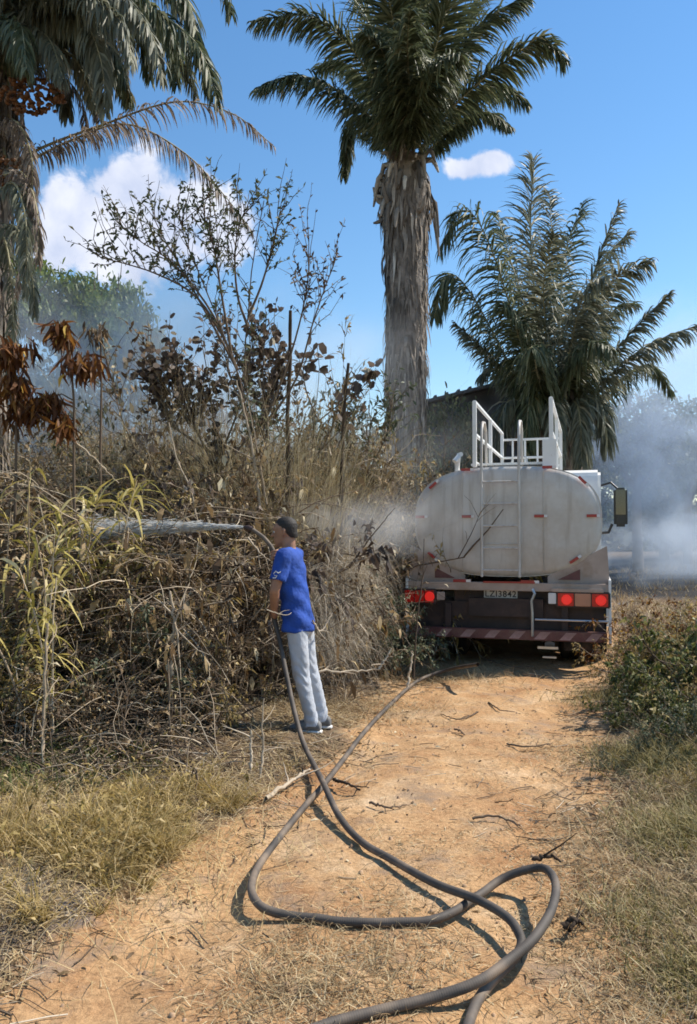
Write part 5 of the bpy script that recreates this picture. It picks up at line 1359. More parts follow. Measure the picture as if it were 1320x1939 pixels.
# bent dead branches lying in the brush, drawn singly
def branch(label, pts, r, tint=.75, Y=None, twigs=4, name='dead_branch', grp=None):
    P = [W(*p) if len(p) == 3 and p[2] > 2 else G(p[0], p[1], p[2]) for p in pts]
    C = resample(catmull(P, 8), 20); ref = C[0].copy(); ref[2] = Hs(ref[0], ref[1]) if C[0][2] < .5 else ref[2]
    C = C - ref
    C[1:-1] += rng.normal(0, r * .35, (18, 3))
    g = Geo(); g.tubes(C[None], np.linspace(r, r * .45, 20)[None], 6, 0, tint)
    if twigs:
        p, t, _, _ = pick(C[None], twigs, rng, .2, .9)
        A = grow(p, nrm(t * .8 + rng.normal(0, .5, (twigs, 3)) * [1, 1, .3 if C[-1][2] < .3 else 1] + [0, 0, .0 if C[-1][2] < .3 else .2]), rng.uniform(6, 22, twigs) * r, 5, .15, -.05, rng); g.tubes(A, np.linspace(r * .45, r * .15, 5)[None], 4, 0, tint)
    o = link(name, g.mesh(name, ['twig'])); o.location = tuple(ref); o['label'] = label; o['category'] = 'branch'
    if grp: o['group'] = grp
    return o


branch('pale straight dead branch lying right of the knees of the man', [(560, 1268, 6.6), (640, 1272, 6.7), (718, 1268, 6.8)], .012, .9)
branch('pale forked stick standing up from the branch beside the tanker shadow', [(718, 1268, 6.8), (742, 1228, 6.85)], .011, .95, twigs=1)
branch('short pale upright stick in the dark shade by the left rear of the truck', [(772, 1300, 7.6), (777, 1262, 7.6), (781, 1232, 7.6)], .014, 1.0, twigs=0)
branch('dark slender stem crossing the left end of the tanker', [(783, 1285, 7.9), (790, 1180, 8.0), (800, 1100, 8.1), (803, 1020, 8.2)], .011, .15, twigs=3)
branch('long dark diagonal branch leaning from straw toward the tank', [(662, 1075, 7.8), (700, 1020, 8.0), (748, 962, 8.2)], .010, .1, twigs=2)
branch('bent pale twig right of the waist of the man', [(592, 1175, 6.4), (608, 1195, 6.5), (630, 1160, 6.6)], .008, .9)
branch('pale crooked twig just above the tanker shadow', [(680, 1182, 7.0), (695, 1200, 7.0), (696, 1215, 7.0)], .010, .9, twigs=1)
branch('thin twig crossing the waist of the man', [(505, 1155, 6.1), (540, 1165, 6.12), (552, 1160, 6.15)], .005, .95, twigs=1)
branch('pale root like branch on the dirt left of the crossing hoses', [(503, 1512, .03), (535, 1490, .04), (570, 1466, .05), (590, 1450, .05)], .016, .85, twigs=3)
branch('thin crooked stem standing at the edge of the grass, left of a shorter stub', [(492, 1478, .0), (498, 1420, 5.35), (497, 1370, 5.35), (500, 1322, 5.35)], .010, .85, twigs=3)
branch('short pale stub standing beside the crooked stem', [(474, 1470, .0), (476, 1420, 5.4), (475, 1382, 5.4)], .014, .95, twigs=1)
branch('long thin pale stem lower left, reaching down into yellow grass', [(82, 1520, .0), (82, 1400, 5.2), (84, 1290, 5.25), (90, 1180, 5.3)], .015, .75, twigs=5)
branch('thin grey stem between yellow grass and dark hollow', [(316, 1490, .0), (318, 1430, 5.45), (322, 1330, 5.5), (318, 1250, 5.5)], .010, .55, twigs=5)
branch('thick pale weathered stem in the middle of the left brush', [(322, 1330, 6.0), (325, 1240, 6.0), (330, 1180, 6.0), (322, 1120, 6.05)], .022, .8, twigs=6)
branch('dark stick lying on dirt right of the crossing hoses', [(632, 1476, .02), (660, 1484, .03), (682, 1496, .02)], .012, .05, twigs=2)
branch('long pale stem leaning left, upper one, above the water jet', [(385, 1060, 7.3), (362, 930, 7.4), (335, 870, 7.5), (320, 800, 7.6)], .012, .8, twigs=7)
branch('pale stem of the tall sapling pair, standing clear of leaves', [(492, 960, 7.9), (480, 860, 7.9), (465, 790, 7.95), (448, 720, 8.0)], .018, .8, twigs=4)
branch('second pale stem right beside the sapling foot', [(505, 955, 7.9), (492, 880, 7.9), (478, 800, 7.95), (470, 760, 8.0)], .012, .7, twigs=3)
branch('long diagonal pale branch in upper left brush below orange leaves', [(135, 830, 7.0), (180, 870, 7.1), (225, 915, 7.2)], .010, .85, twigs=3)
branch('pale horizontal branch just below the water jet', [(250, 1048, 6.7), (380, 1052, 6.75), (500, 1056, 6.8)], .009, .75, twigs=5)
branch('forked pale branch hanging in front of the nozzle hand', [(470, 1018, 6.9), (490, 1045, 6.85), (512, 1062, 6.8)], .010, .85, twigs=2)
branch('burnt looking root clump on the right dirt shoulder', [(1066, 1752, .02), (1085, 1742, .035), (1106, 1750, .02)], .014, .02, twigs=0)
branch('short black forked stick on the right shoulder, across the root clump', [(1078, 1762, .01), (1090, 1745, .03), (1096, 1728, .01)], .009, .02, twigs=3)
branch('curled dark bark piece behind the hose loop', [(1010, 1628, .03), (1040, 1618, .05), (1062, 1632, .02)], .012, .05, twigs=1)
for lb, pts in (('crooked dry stick lying across the track left of middle, nearest below the shaded grass', [(905, 1348, .01), (870, 1362, .02), (835, 1352, .01)]), ('dark slanting stick on the track right of a crooked one', [(925, 1330, .01), (950, 1345, .02), (975, 1348, .01)]),
                ('long dark stick lying in the right wheel rut', [(960, 1408, .01), (1000, 1414, .02), (1045, 1408, .01)]), ('thin stick on the track above the raised hose loop', [(895, 1550, .01), (940, 1545, .02), (985, 1562, .01)]),
                ('very short dark stick hooked below the crooked stick', [(860, 1380, .02), (872, 1385, .01), (880, 1392, .01)]), ('stick on bare dirt just right of the crossing hoses', [(700, 1520, .01), (735, 1528, .02), (770, 1524, .01)]), ('stick in the shadow under the rear of the tanker', [(925, 1250, .05), (970, 1262, .03), (1010, 1262, .02)])):
    branch(lb, pts, .008, .35, twigs=3)


# withered stalks with big brown hanging leaves
def stalk(label, px0, Y, pts, clusters, mat, lsize, n, rng, name='withered_plant', r=.02):
    P = [W(a, b, Y) for a, b in pts]; ref = np.array([W(px0, 1000, Y)[0], Y, 0]); ref[2] = Hs(ref[0], Y)
    C = resample(catmull([ref - [0, 0, .05]] + P, 8), 20) - ref
    th = thing(name, label, 'plant', tuple(ref)); g = Geo(); g.tubes(C[None], np.linspace(r, r * .4, 20)[None], 6, 0, .35)
    link('stem', g.mesh('stem', ['twig']), th)
    for (cx, cy_, sx, sy_) in clusters:
        c = W(cx, cy_, Y) - ref; g = Geo()
        j = np.argmin(np.linalg.norm(C - (c + [0, 0, sy_ * .003]), axis=1)); top = c + [0, 0, sy_ / 1500 * Y * .9]
        g.tubes(resample(np.stack([C[j], (C[j] + top) / 2 + [0, 0, .05], top]), 5)[None], .006, 4, 1, .3)
        p = top + rng.normal(0, 1, (n, 3)) * [sx / 1500 * Y * .5, .06, sy_ / 1500 * Y * .30]
        d = nrm(rng.normal(0, .45, (n, 3)) + [0, 0, -1.0]) * 1.0
        Ln = rng.uniform(.5, 1.1, n) * lsize
        Pp = np.zeros((n, 5, 3)); Pp[:, 0] = p; dd = d.copy()
        for q in range(1, 5): dd = nrm(dd + rng.normal(0, .28, (n, 3)) + [0, 0, -.2]); Pp[:, q] = Pp[:, q - 1] + dd * (Ln / 4)[:, None]
        g.blades(Pp, (lsize * rng.uniform(.22, .4, n))[:, None] * np.array([.3, .8, 1, .7, .15])[None] * .42, np.cross(d, rng.normal(0, 1, (n, 3))), 0, np.clip(rng.normal(.35, .28, n), 0, 1))
        link('leaf_cluster', g.mesh('leaf_cluster', [mat, 'twig']), th)
    return th


stalk('withered plant with rust brown hanging leaves at the edge, nearest the palm trunk', 25, 6.9, [(30, 900), (30, 750), (25, 650)], [(20, 690, 34, 34), (50, 800, 40, 40), (30, 745, 22, 30)], 'rust_leaf', .24, 130, rng)
stalk('withered plant with four rust brown leaf bunches in front of the smoke', 150, 7.0, [(140, 900), (140, 760), (125, 610)], [(116, 640, 14, 22), (155, 710, 36, 30), (120, 822, 16, 30), (92, 780, 24, 30)], 'rust_leaf', .22, 130, rng)
stalk('small withered stalk with one brown and cream bunch in the smoke', 195, 7.3, [(190, 900), (192, 740), (190, 615)], [(188, 645, 22, 20)], 'dry_leaf', .17, 60, rng)


# leafy cane clumps: arching narrow leaves
def cane(label, px, Y, ht, n, mat, rng, lean=0.0, Ll=.45, w=.03, stems=5, name='cane_clump'):
    x = W(px, 1000, Y)[0]; z = Hs(x, Y); th = thing(name, label, 'plant', (x, Y, z))
    st = rng.normal(0, .06, (stems, 3)) * [1, 1, 0]
    S = grow(st, rng.normal(0, .18, (stems, 3)) + [lean, 0, 1], ht * rng.uniform(.75, 1.05, stems), 10, .05, -.01, rng)
    g = Geo(); g.tubes(S, np.linspace(.011, .004, 10)[None], 5, 0, rng.uniform(.6, 1, stems)); link('canes', g.mesh('canes', ['twig']), th)
    g = Geo(); p, t, _, _ = pick(S, n, rng, .25)
    d = nrm(t * .5 + rng.normal(0, .6, (n, 3)) + [0, 0, .3]); Ln = Ll * rng.uniform(.5, 1.2, n)
    P = np.zeros((n, 6, 3)); P[:, 0] = p; dd = d
    for q in range(1, 6): dd = nrm(dd + [0, 0, -.38] + rng.normal(0, .1, (n, 3))); P[:, q] = P[:, q - 1] + dd * (Ln / 5)[:, None]
    g.blades(P, w * rng.uniform(.6, 1.2, n)[:, None] * np.array([.5, 1, 1, .8, .5, .08])[None], np.cross(d, rng.normal(0, .4, (n, 3)) + [0, 0, 1]), 0, np.clip(rng.normal(.5, .25, n), 0, 1))
    link('leaves', g.mesh('leaves', [mat]), th, kind='stuff')


cane('tall clump of yellow drooping cane leaves below the rust brown bunches', 150, 6.6, 2.1, 130, 'cane_leaf', rng)
cane('cane clump with orange tinged leaves, second from the near palm', 205, 6.9, 1.9, 90, 'cane_leaf', rng)
cane('slim upright cane clump with pale leaves at the pale stem lower left', 92, 5.6, 1.45, 110, 'cane_leaf', rng, Ll=.32, w=.022)
cane('yellow green cane tuft at the very edge under the near palm', 10, 6.0, 1.9, 80, 'cane_leaf', rng)
cane('dry reed clump left of the man with drooping pale blades', 350, 6.9, 1.3, 120, 'pale_straw', rng, Ll=.35, w=.015)
cane('small green yellow cane tuft low beside the pale ash patch', 20, 5.5, .55, 70, 'olive_grass', rng, Ll=.3, w=.02)


# ------------------------------------------------------------------ masses: grass, tangle, litter
def in_poly(n, rng, pxr, pyr, dens=None):
    px = rng.uniform(*pxr, n); py = rng.uniform(*pyr, n)
    return px, py


def ground_pts(px, py):
    x = (px - 660.0) / FPX; z = (969.5 - py) / FPX
    fy = math.cos(PIT) - z * math.sin(PIT); fz = z * math.cos(PIT) + math.sin(PIT)
    s = -CAMZ / fz
    return x * s, fy * s


def grass(g, x, y, hgt, wid, rng, tint, lean=.35, N=4, lie=0.0, mi=0, base_h=0.0, dr=.30):
    m = len(x); z = H(x, y) + base_h
    az = rng.uniform(0, 2 * np.pi, m); d = np.stack([np.cos(az) * lean, np.sin(az) * lean, np.full(m, 1 - lie)], 1) + rng.normal(0, .12, (m, 3)); d[:, 2] = np.abs(d[:, 2]); d = nrm(d)
    P = np.zeros((m, N, 3)); P[:, 0] = np.stack([x, y, z - .005], 1); dd = d.copy(); L_ = hgt
    for q in range(1, N):
        dd = dd + np.array([0, 0, -dr]) * (q * .6) * rng.uniform(.3, 1.5, (m, 1)) + rng.normal(0, .08, (m, 3)); dd = nrm(dd)
        P[:, q] = P[:, q - 1] + dd * (L_ / (N - 1))[:, None]
    P[:, :, 2] = np.maximum(P[:, :, 2], (H(P[:, :, 0].ravel(), P[:, :, 1].ravel()).reshape(m, N) + .004))
    prof = np.linspace(1, .1, N)
    side = np.stack([-np.sin(az), np.cos(az), np.zeros(m)], 1) + rng.normal(0, .4, (m, 3))
    g.blades(P, wid[:, None] * prof[None], side, mi, tint)


def clumped(n, rng, x0, x1, y0, y1, keep, tufts=0.7, nt=None, sp=.07):
    nt = nt or max(10, n // 22)
    tx, ty = rng.uniform(x0, x1, nt), rng.uniform(y0, y1, nt); k = keep(tx, ty); tx, ty = tx[k], ty[k]
    if len(tx) == 0: return tx, ty
    i = rng.integers(0, len(tx), int(n * tufts)); x = np.r_[tx[i] + rng.normal(0, sp, len(i)), rng.uniform(x0, x1, n - len(i))]
    y = np.r_[ty[i] + rng.normal(0, sp, len(i)), rng.uniform(y0, y1, n - len(i))]
    k = keep(x, y); return x[k], y[k]


def stuff(name, g, mats, label=None):
    o = link(name, g.mesh(name, mats), kind='stuff')
    if label: o['label'] = label
    return o


rng = np.random.default_rng(5)
rd = lambda x, y: road_f(x, y)
left = lambda x, y: (x < np.interp(y, YL, XL) + .1) & (rd(x, y) < .08)
right = lambda x, y: (x > np.interp(y, YR, XR) - .15) & (rd(x, y) < .1)
# left verge: yellow olive grass
g = Geo()
x, y = clumped(24000, rng, -3.6, .2, 2.3, 5.6, left, .92, nt=380, sp=.05); k = vn(x, y, .6, 31) + .35 * vn(x, y, .17, 4) > .16; x, y = x[k], y[k]; k = np.hypot(x + .1, y - 6.3) > .6; x, y = x[k], y[k]
k = rng.random(len(x)) < np.clip((-(rd(x, y)) + .12) * 2.2, .06, 1); x, y = x[k], y[k]
patch = vn(x, y, .8, 11) + .5
grass(g, x, y, rng.uniform(.05, .17, len(x)) * (0.7 + patch), rng.uniform(.004, .009, len(x)), rng, np.clip(rng.normal(.45 + .4 * patch, .25, len(x)), 0, 1))
# the thicker bright clump
cx, cy_ = ground_pts(np.array([250.]), np.array([1610.])); tc_ = np.stack([cx + rng.normal(0, .36, 70), cy_ + rng.normal(0, .42, 70)], 1); i = rng.integers(0, 70, 6500); sz = rng.uniform(.4, 1.3, 70)
x = tc_[i, 0] + rng.normal(0, .035, 6500); y = tc_[i, 1] + rng.normal(0, .035, 6500); k = left(x, y); x, y, i = x[k], y[k], i[k]
grass(g, x, y, rng.uniform(.08, .30, len(x)) * sz[i], rng.uniform(.004, .010, len(x)), rng, np.clip(rng.normal(.55, .25, len(x)) + .25 * (sz[i] - .8), 0, 1), lean=.7)
grass(g, cx + rng.normal(0, .45, 2500), cy_ + rng.normal(0, .5, 2500), rng.uniform(.08, .26, 2500), rng.uniform(.003, .006, 2500), rng, np.full(2500, .98), lean=.8)
n = 900; x = cx + rng.normal(0, .45, n); y = cy_ + rng.normal(0, .45, n); k = left(x, y); x, y = x[k], y[k]; n = len(x)
g.leaves(np.stack([x, y, H(x, y) + rng.uniform(.02, .22, n)], 1), nrm(rng.normal(0, 1, (n, 3)) + [0, 0, .3]), rng.uniform(.03, .07, n), rng.uniform(.010, .022, n), rng, .4)
stuff('grass', g, ['olive_grass'])
# dry straw on both verges and the strip down the middle of the near track
g = Geo()
x, y = clumped(42000, rng, -3.8, .3, 2.3, 7.5, left, .6); k = (np.hypot(x + .1, y - 6.2) > .45) & ((y < 4.9) | (x > -.75) | (rng.random(len(x)) < .22)); x, y = x[k], y[k]
grass(g, x, y, rng.uniform(.05, .22, len(x)), rng.uniform(.003, .007, len(x)), rng, rng.random(len(x)), lean=.8, lie=.4)
x, y = clumped(26000, rng, .9, 4.5, 2.3, 9.5, right, .7)
k = rng.random(len(x)) < np.clip((-(rd(x, y)) + .15) * 2.0, .05, 1); x, y = x[k], y[k]
grass(g, x, y, rng.uniform(.05, .18, len(x)), rng.uniform(.003, .007, len(x)), rng, rng.random(len(x)) * .9, lean=.7, lie=.2)
for (px, py, sx, sy_, n, hh) in ((650, 1830, .30, .22, 2200, .10), (560, 1900, .16, .12, 800, .08), (760, 1700, .16, .18, 500, .06), (1010, 1760, .12, .12, 300, .05), (830, 1280, .5, .35, 2200, .22), (700, 1340, .35, .4, 1800, .16), (800, 1200, .5, .4, 1200, .25), (1000, 1430, .3, .3, 500, .07), (1150, 1640, .2, .25, 700, .08),
                                 (430, 1500, .3, .3, 1200, .12), (590, 1420, .3, .25, 700, .12), (1180, 1800, .25, .25, 900, .08), (1260, 1640, .22, .28, 2400, .14), (1310, 1760, .16, .22, 2200, .13), (1250, 1900, .16, .16, 1500, .10), (1310, 1540, .2, .3, 1800, .16), (1080, 1420, .22, .3, 1300, .06), (1060, 1560, .16, .25, 1000, .05), (1130, 1700, .18, .25, 1300, .07), (960, 1600, .2, .2, 500, .04), (780, 1600, .12, .14, 350, .04), (1200, 1560, .16, .2, 900, .10), (1010, 1500, .25, .2, 300, .05)):
    cx, cy_ = ground_pts(np.array([float(px)]), np.array([float(py)])); x = cx + rng.normal(0, sx, n); y = cy_ + rng.normal(0, sy_, n)
    grass(g, x, y, rng.uniform(.4, 1.2, n) * hh, rng.uniform(.003, .006, n), rng, rng.random(n) * .9, lean=.7, lie=.3)
x, y = clumped(2600, rng, -1.4, 2.8, 2.3, 10, lambda x, y: rd(x, y) > .1, .5, sp=.1)
grass(g, x, y, rng.uniform(.03, .09, len(x)), rng.uniform(.003, .006, len(x)), rng, rng.random(len(x)), lean=1.0, lie=.6)
stuff('dry_grass', g, ['straw'])
# pale matted straw heap behind the man
g = Geo(); n = 15000
ce = np.stack([rng.uniform(545, 800, 46), rng.uniform(7.6, 10.2, 46)], 1); i = rng.integers(0, 46, n)
y = ce[i, 1] + rng.normal(0, .16, n); x = (ce[i, 0] - 660) / 1500 * ce[i, 1] + rng.normal(0, .16, n)
k = x < np.interp(y, YL, XL) - .2; x, y, i = x[k], y[k], i[k]; m = len(x)
hb = rng.uniform(.55, 1.45, 46)[i] * (1 - .35 * np.clip((x - .2) / .8, 0, 1))
grass(g, x, y, rng.uniform(.3, .8, m), rng.uniform(.003, .007, m), rng, np.clip(rng.normal(.45, .28, m), 0, 1), lean=.9, N=6, base_h=hb * (.35 + .65 * rng.random(m)), dr=.5)
stuff('dead_straw', g, ['pale_straw'])
# weeds on the right bank
g = Geo(); x, y = clumped(15000, rng, 1.3, 5.2, 3.2, 11.5, lambda x, y: right(x, y) & (rd(x, y) < -.25), .8)
grass(g, x, y, rng.uniform(.08, .30, len(x)) * np.clip(-rd(x, y), .3, 1.3), rng.uniform(.007, .016, len(x)), rng, np.clip(rng.normal(.5, .25, len(x)), 0, 1), lean=.6)
x, y = clumped(4500, rng, -4.5, -1.2, 4.6, 7.0, left, .8); grass(g, x, y, rng.uniform(.08, .25, len(x)), rng.uniform(.007, .014, len(x)), rng, rng.random(len(x)) * .9, lean=.6)
stuff('weeds', g, ['green_leaf'])
g = Geo(); x, y = clumped(30000, rng, 1.2, 6.5, 2.4, 13, lambda x, y: right(x, y) & (rd(x, y) < -.05) & (vn(x, y, .5, 61) > -.22), .85, nt=1100, sp=.07)
grass(g, x, y, rng.uniform(.08, .34, len(x)) * np.clip(-rd(x, y) + .25, .3, 1.2), rng.uniform(.004, .010, len(x)), rng, np.clip(rng.normal(.5, .27, len(x)) + .3 * vn(x, y, .7, 5), 0, 1), lean=.55)
for (px, py, sx, sy, n, hh) in ((1290, 1600, .16, .2, 1500, .16), (1240, 1740, .14, .15, 1000, .11), (1310, 1860, .1, .12, 900, .10), (1270, 1460, .2, .25, 1500, .2), (1190, 1440, .15, .2, 700, .14), (1190, 1330, .3, .3, 1200, .2)):
    cx, cy_ = ground_pts(np.array([float(px)]), np.array([float(py)])); x = cx + rng.normal(0, sx, n); y = cy_ + rng.normal(0, sy, n)
    grass(g, x, y, rng.uniform(.4, 1.2, n) * hh, rng.uniform(.004, .009, n), rng, np.clip(rng.normal(.6, .25, n), 0, 1), lean=.6)
n = 7000; xx = rng.uniform(1.5, 5.5, n); yy = rng.uniform(4.2, 10.5, n); k = (rd(xx, yy) < -.2) & (vn(xx, yy, .45, 71) > .0); xx, yy = xx[k], yy[k]; n = len(xx)
g.leaves(np.stack([xx, yy, H(xx, yy) + rng.uniform(.02, .4, n)], 1), nrm(rng.normal(0, 1, (n, 3)) + [0, 0, .3]), rng.uniform(.03, .09, n), rng.uniform(.012, .035, n), rng, .4)
stuff('verge_grass', g, ['verge_green'])
# long grass and low brush over the far ground
g = Geo(); x, y = clumped(60000, rng, -16, 22, 11.5, 34, lambda x, y: rd(x, y) < 0, .7, nt=2200, sp=.25)
k = ~((x > 7) & (y > 15) & (rng.random(len(x)) < .85)); x, y = x[k], y[k]
grass(g, x, y, rng.uniform(.2, .75, len(x)) * np.where(x > 4, .5, 1.5), rng.uniform(.012, .028, len(x)), rng, np.clip(rng.normal(.4, .25, len(x)), 0, 1), lean=.5)
stuff('long_grass', g, ['straw'])
g = Geo(); n = 26000
Yt = rng.uniform(8.6, 12.6, n); px = rng.uniform(150, 920, n); x = (px - 660) / 1500 * Yt; y = Yt
k = (x < np.interp(y, YL, XL) - np.where(y < 11.2, .75, .3)) & (vn(x, y, .6, 44) > -.12); x, y, px = x[k], y[k], px[k]; m = len(x)
grass(g, x, y, rng.uniform(1.2, 3.4, m) * (1 + .35 * vn(x, y, 1.1, 17)) * np.where(px > 760, .9, 1), rng.uniform(.006, .013, m), rng, np.clip(rng.normal(.62, .28, m), 0, 1), lean=.25, N=6, dr=.08)
stuff('tall_grass', g, ['olive_straw'])
# far wood closing the horizon
g = Geo(); m = 42000; x = rng.uniform(-90, 150, m); y = 75 + rng.normal(0, 4, m) + .15 * np.abs(x); hh = (5.0 + 5 * vn(x, x * 0, 9, 3) + 2.5 * vn(x, x * 0, 3, 5)) * rng.random(m) ** .7
d = nrm(rng.normal(0, 1, (m, 3))); g.leaves(np.stack([x, y, hh], 1), d, rng.uniform(.5, 1.2, m), rng.uniform(.4, .8, m), rng, .1, shape=(.6, 1, .5))
stuff('distant_woods', g, ['grey_green_leaf'])
# the tangle of canes and twigs filling the left bank
g = Geo(); n = 12500
Yt = rng.uniform(6.3, 12.5, n); px = rng.uniform(-120, 760, n); x = (px - 660) / 1500 * Yt; y = Yt
k = (x < np.interp(y, YL, XL) - .25) & ~((px > 470) & (y < 7.3)) & ~((px > 565) & (y < 9.0) & (rng.random(n) < .8)); x, y, px = x[k], y[k], px[k]; m = len(x)
top = np.interp(y, [6.3, 7.2, 8.2, 12.5], [.8, 1.2, 2.0, 3.1]) * np.where((px < 560) | (y > 9.8), 1, .6)
st = np.stack([x, y, H(x, y) + np.where((y < 7.4) & (px > 90) & (px < 470), .42, 0) + rng.random(m) ** 1.25 * top], 1)
az = rng.uniform(0, 2 * np.pi, m); el = rng.normal(.25, .6, m)
d = np.stack([np.cos(az), np.sin(az), np.sin(el)], 1)
P = grow(st, d, rng.uniform(.35, 1.3, m), 7, .16, -.10, rng)
P[:, :, 2] = np.maximum(P[:, :, 2], .01)
_c = (np.abs(P[:, :, 0] + .45) < .42) & (P[:, :, 1] < 6.95) & (P[:, :, 2] > .12)
P = P[~_c.any(1)]; m = len(P)
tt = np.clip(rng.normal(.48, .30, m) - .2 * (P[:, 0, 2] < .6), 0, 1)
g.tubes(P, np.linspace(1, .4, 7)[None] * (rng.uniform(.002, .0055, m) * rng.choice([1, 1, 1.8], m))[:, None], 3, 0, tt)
gl = Geo(); nl = 9000; p, t, i, _ = pick(P, nl, rng, .1)
gl.leaves(p, nrm(t * .3 + rng.normal(0, .5, (nl, 3)) + [0, 0, -.8]), rng.uniform(.08, .17, nl), rng.uniform(.03, .065, nl), rng, .6, 0, np.clip(rng.normal(.5, .3, nl), 0, 1), (.4, 1, .3))
nl = 34000; p, t, i, _ = pick(P, nl, rng, .1)
gl.leaves(p, nrm(t + rng.normal(0, .6, (nl, 3)) + [0, 0, -.3]), rng.uniform(.03, .10, nl), rng.uniform(.008, .030, nl), rng, .5, 0, np.clip(rng.normal(.45, .30, nl), 0, 1))
P_main = P
n = 2600; yq = rng.uniform(4.9, 6.7, n); xq = rng.uniform(-3.9, -.5, n); k = xq < np.interp(yq, YL, XL) - .35; xq, yq = xq[k], yq[k]; n = len(xq)
Pq = grow(np.stack([xq, yq, H(xq, yq) + rng.random(n) ** 1.8 * np.interp(yq, [4.9, 6.0], [.12, .5])], 1), np.stack([rng.normal(0, 1, n), rng.normal(0, .6, n), rng.normal(.15, .4, n)], 1), rng.uniform(.2, .8, n), 6, .2, -.12, rng)
Pq[:, :, 2] = np.maximum(Pq[:, :, 2], H(Pq[:, :, 0].ravel(), Pq[:, :, 1].ravel()).reshape(n, 6) + .004)
_c = (np.abs(Pq[:, :, 0] + .45) < .42) & (Pq[:, :, 1] < 6.95) & (Pq[:, :, 2] > .12)
Pq = Pq[~_c.any(1)]; n = len(Pq)
g.tubes(Pq, np.linspace(1, .4, 6)[None] * (rng.uniform(.002, .005, n) * rng.choice([1, 1, 1.7], n))[:, None], 3, 0, np.clip(rng.normal(.5, .34, n), 0, 1))
p, t, i, _ = pick(Pq, 7000, rng, .1)
gl.leaves(p, nrm(t + rng.normal(0, .6, (7000, 3)) + [0, 0, -.2]), rng.uniform(.025, .08, 7000), rng.uniform(.008, .026, 7000), rng, .5, 0, np.clip(rng.normal(.35, .3, 7000), 0, 1))
stuff('dry_undergrowth', g, ['twig']); 
# leaves caught in the tangle: mostly brown, some olive
stuff('dead_leaves', gl, ['dry_leaf'])
g = Geo(); nl = 20000; sel = rng.integers(0, m, 3200); p, t, i, _ = pick(P[sel], nl, rng, .1)
g.leaves(p, nrm(t + rng.normal(0, .6, (nl, 3)) + [0, 0, .1]), rng.uniform(.05, .14, nl), rng.uniform(.008, .022, nl), rng, .5); stuff('undergrowth_leaves', g, ['olive_grass'])
# litter, twigs and small stones on the dirt
g = Geo(); n = 9000
x, y = clumped(n, rng, -3.2, 3.4, 2.3, 11, lambda x, y: rd(x, y) > -2.2, .55, nt=360, sp=.12)
k = rng.random(len(x)) < np.clip(1.0 - rd(x, y) * 1.4, .10, 1); x, y = x[k], y[k]; n = len(x)
az = rng.uniform(0, 2 * np.pi, n); d = np.stack([np.cos(az), np.sin(az), rng.uniform(.0, .5, n)], 1)
g.leaves(np.stack([x, y, H(x, y) + .004], 1), d, rng.uniform(.015, .05, n), rng.uniform(.006, .02, n), rng, .15, 0, np.clip(rng.normal(.55, .3, n), 0, 1), (.4, 1, .3))
stuff('leaf_litter', g, ['dry_leaf'])
g = Geo(); x, y = clumped(11000, rng, -3.4, 3.6, 2.3, 10, lambda x, y: rd(x, y) > -2.4, .6, nt=340, sp=.13); n = len(x)
k = rng.random(n) < np.clip(.7 - rd(x, y) * 1.1, .05, 1) * (.3 + 1.2 * (vn(x, y, .6, 81) > 0)); x, y = x[k], y[k]; n = len(x); az = rng.uniform(0, 2 * np.pi, n)
P = grow(np.stack([x, y, H(x, y) + .006], 1), np.stack([np.cos(az), np.sin(az), np.full(n, .05)], 1), rng.uniform(.04, .22, n), 4, .18, 0, rng)
P[:, :, 2] = H(P[:, :, 0].ravel(), P[:, :, 1].ravel()).reshape(n, 4) + .004 + .012 * rng.random((n, 1)); g.tubes(P, rng.uniform(.0012, .0035, n)[:, None] * np.ones(4), 3, 0, np.clip(rng.normal(.5, .35, n), 0, 1))
stuff('twig_litter', g, ['twig'])
solid('stone', (0.34, 0.22, 0.13), 0.95, var=.35, scale=2.0)
g = Geo(); x, y = clumped(1300, rng, -1.8, 3.4, 2.3, 10, lambda x, y: rd(x, y) > -.4, .4, nt=120, sp=.2); n = len(x); s = rng.uniform(.002, .008, n) * rng.choice([1, 1, 1, 1.7], n)
cv = np.array([[-1, -1, -.6], [1, -1, -.6], [1, 1, -.6], [-1, 1, -.6], [-.6, -.6, .7], [.6, -.6, .7], [.6, .6, .7], [-.6, .6, .7]]); V = cv[None] * s[:, None, None] * rng.uniform(.6, 1.2, (n, 8, 3)); an = rng.uniform(0, 6.3, n); ca, sa = np.cos(an)[:, None], np.sin(an)[:, None]
V = np.stack([V[:, :, 0] * ca - V[:, :, 1] * sa, V[:, :, 0] * sa + V[:, :, 1] * ca, V[:, :, 2]], 2) + np.stack([x, y, H(x, y) + s * .3], 1)[:, None]
fq = np.array([[4, 5, 6, 7], [0, 1, 5, 4], [1, 2, 6, 5], [2, 3, 7, 6], [3, 0, 4, 7]]); g.add(V.reshape(-1, 3), (fq[None] + np.arange(n)[:, None, None] * 8).reshape(-1, 4), 0, .5, True)
stuff('pebbles', g, ['stone'])

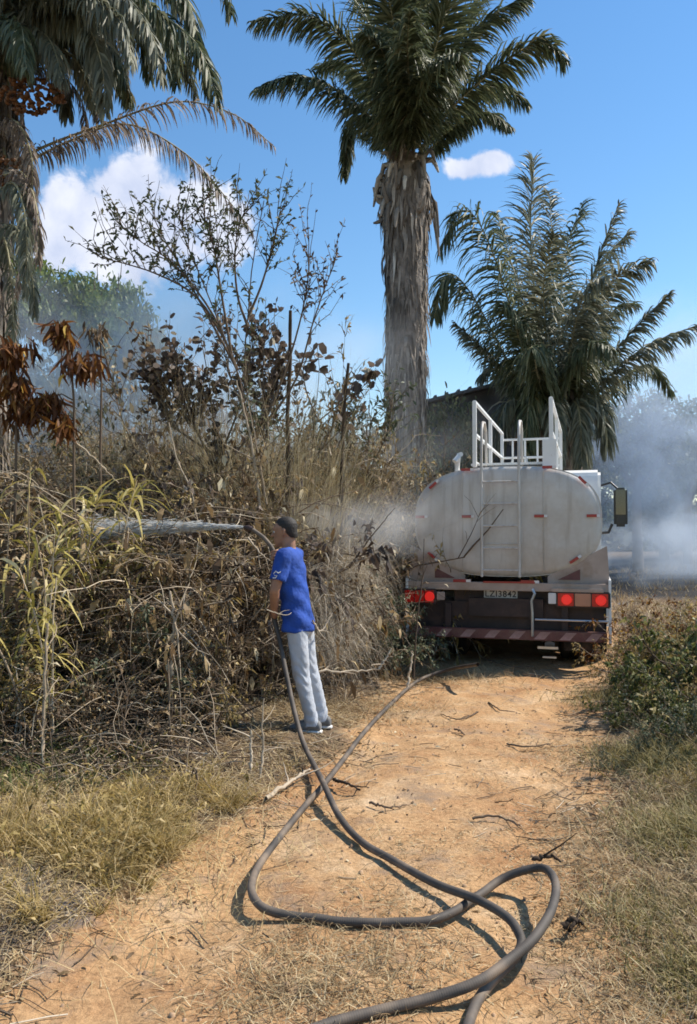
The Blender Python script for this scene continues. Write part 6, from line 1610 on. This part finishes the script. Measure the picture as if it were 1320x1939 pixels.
# ------------------------------------------------------------------ water jet
m_, N_, L_ = new_mat('water_drop')
o_ = N_.new('ShaderNodeOutputMaterial'); b_ = N_.new('ShaderNodeBsdfPrincipled'); b_.inputs['Base Color'].default_value = (.88, .88, .86, 1); b_.inputs['Roughness'].default_value = .25
tb = N_.new('ShaderNodeBsdfTranslucent'); tb.inputs[0].default_value = (.75, .75, .73, 1); tr_ = N_.new('ShaderNodeBsdfTransparent'); x1 = N_.new('ShaderNodeMixShader'); x1.inputs[0].default_value = .45; x2 = N_.new('ShaderNodeMixShader'); x2.inputs[0].default_value = .7
L_.new(b_.outputs[0], x1.inputs[1]); L_.new(tb.outputs[0], x1.inputs[2]); L_.new(tr_.outputs[0], x2.inputs[1]); L_.new(x1.outputs[0], x2.inputs[2]); L_.new(x2.outputs[0], o_.inputs[0])
g = Geo(); n = 9500; t = rng.random(n) ** .9; e = W(165, 1012, 7.1)
P0 = NOZ + (e - NOZ) * t[:, None] + np.array([0, 0, .03]) * np.sin(t * 3)[:, None]
sp = .005 + .06 * t ** 1.2; P0 = P0 + rng.normal(0, 1, (n, 3)) * sp[:, None] * [.5, 1, .8]
dj = nrm(e - NOZ); d = nrm(dj + rng.normal(0, .08, (n, 3)))
P = np.stack([P0, P0 + d * .03, P0 + d * .06], 1); g.tubes(P, rng.uniform(.0012, .004, n)[:, None] * np.array([.4, 1, .3]), 3, 0, .5)
stuff('water_spray', g, ['water_drop'])

# ------------------------------------------------------------------ smoke
def smoke(name, c, r, mat):
    bm = BM(); bmesh.ops.create_icosphere(bm, subdivisions=3, radius=1.0)
    o = to_obj(name, bm, mat, None, True, kind='stuff'); o.location = c; o.scale = r


smoke_mat('smoke_right', 0.30, (0.76, 0.86, 1.0), scale=.5, lo=.42, hi=.60, soft=.4)
smoke_mat('smoke_low', 0.36, (0.84, 0.91, 1.0), scale=.8, lo=.44, hi=.60, soft=.6, seed=4.0)
smoke_mat('smoke_left', 0.34, (0.94, 0.965, 1.0), scale=.45, lo=.38, hi=.62, soft=.5, seed=8.0)
smoke('smoke', (11.0, 26.0, 4.2), (5.4, 3.6, 6.6), 'smoke_right')
smoke('smoke', (9.5, 22.0, 1.2), (4.2, 2.2, 1.5), 'smoke_low')
smoke('smoke', (-3.6, 14.6, 4.0), (6.0, 3.4, 2.9), 'smoke_left')
smoke_mat('smoke_thin', 0.16, (0.95, 0.97, 1.0), scale=.5, lo=.35, hi=.6, soft=.7, seed=15.0)
smoke('smoke', (0.4, 14.8, 3.4), (2.6, 1.3, 1.7), 'smoke_thin')
smoke_mat('spray_mist', 0.9, (0.96, 0.98, 1.0), scale=1.6, lo=.36, hi=.6, soft=.7, seed=3.0)
smoke('mist', (.25, 8.3, 1.75), (1.3, .5, .5), 'spray_mist')
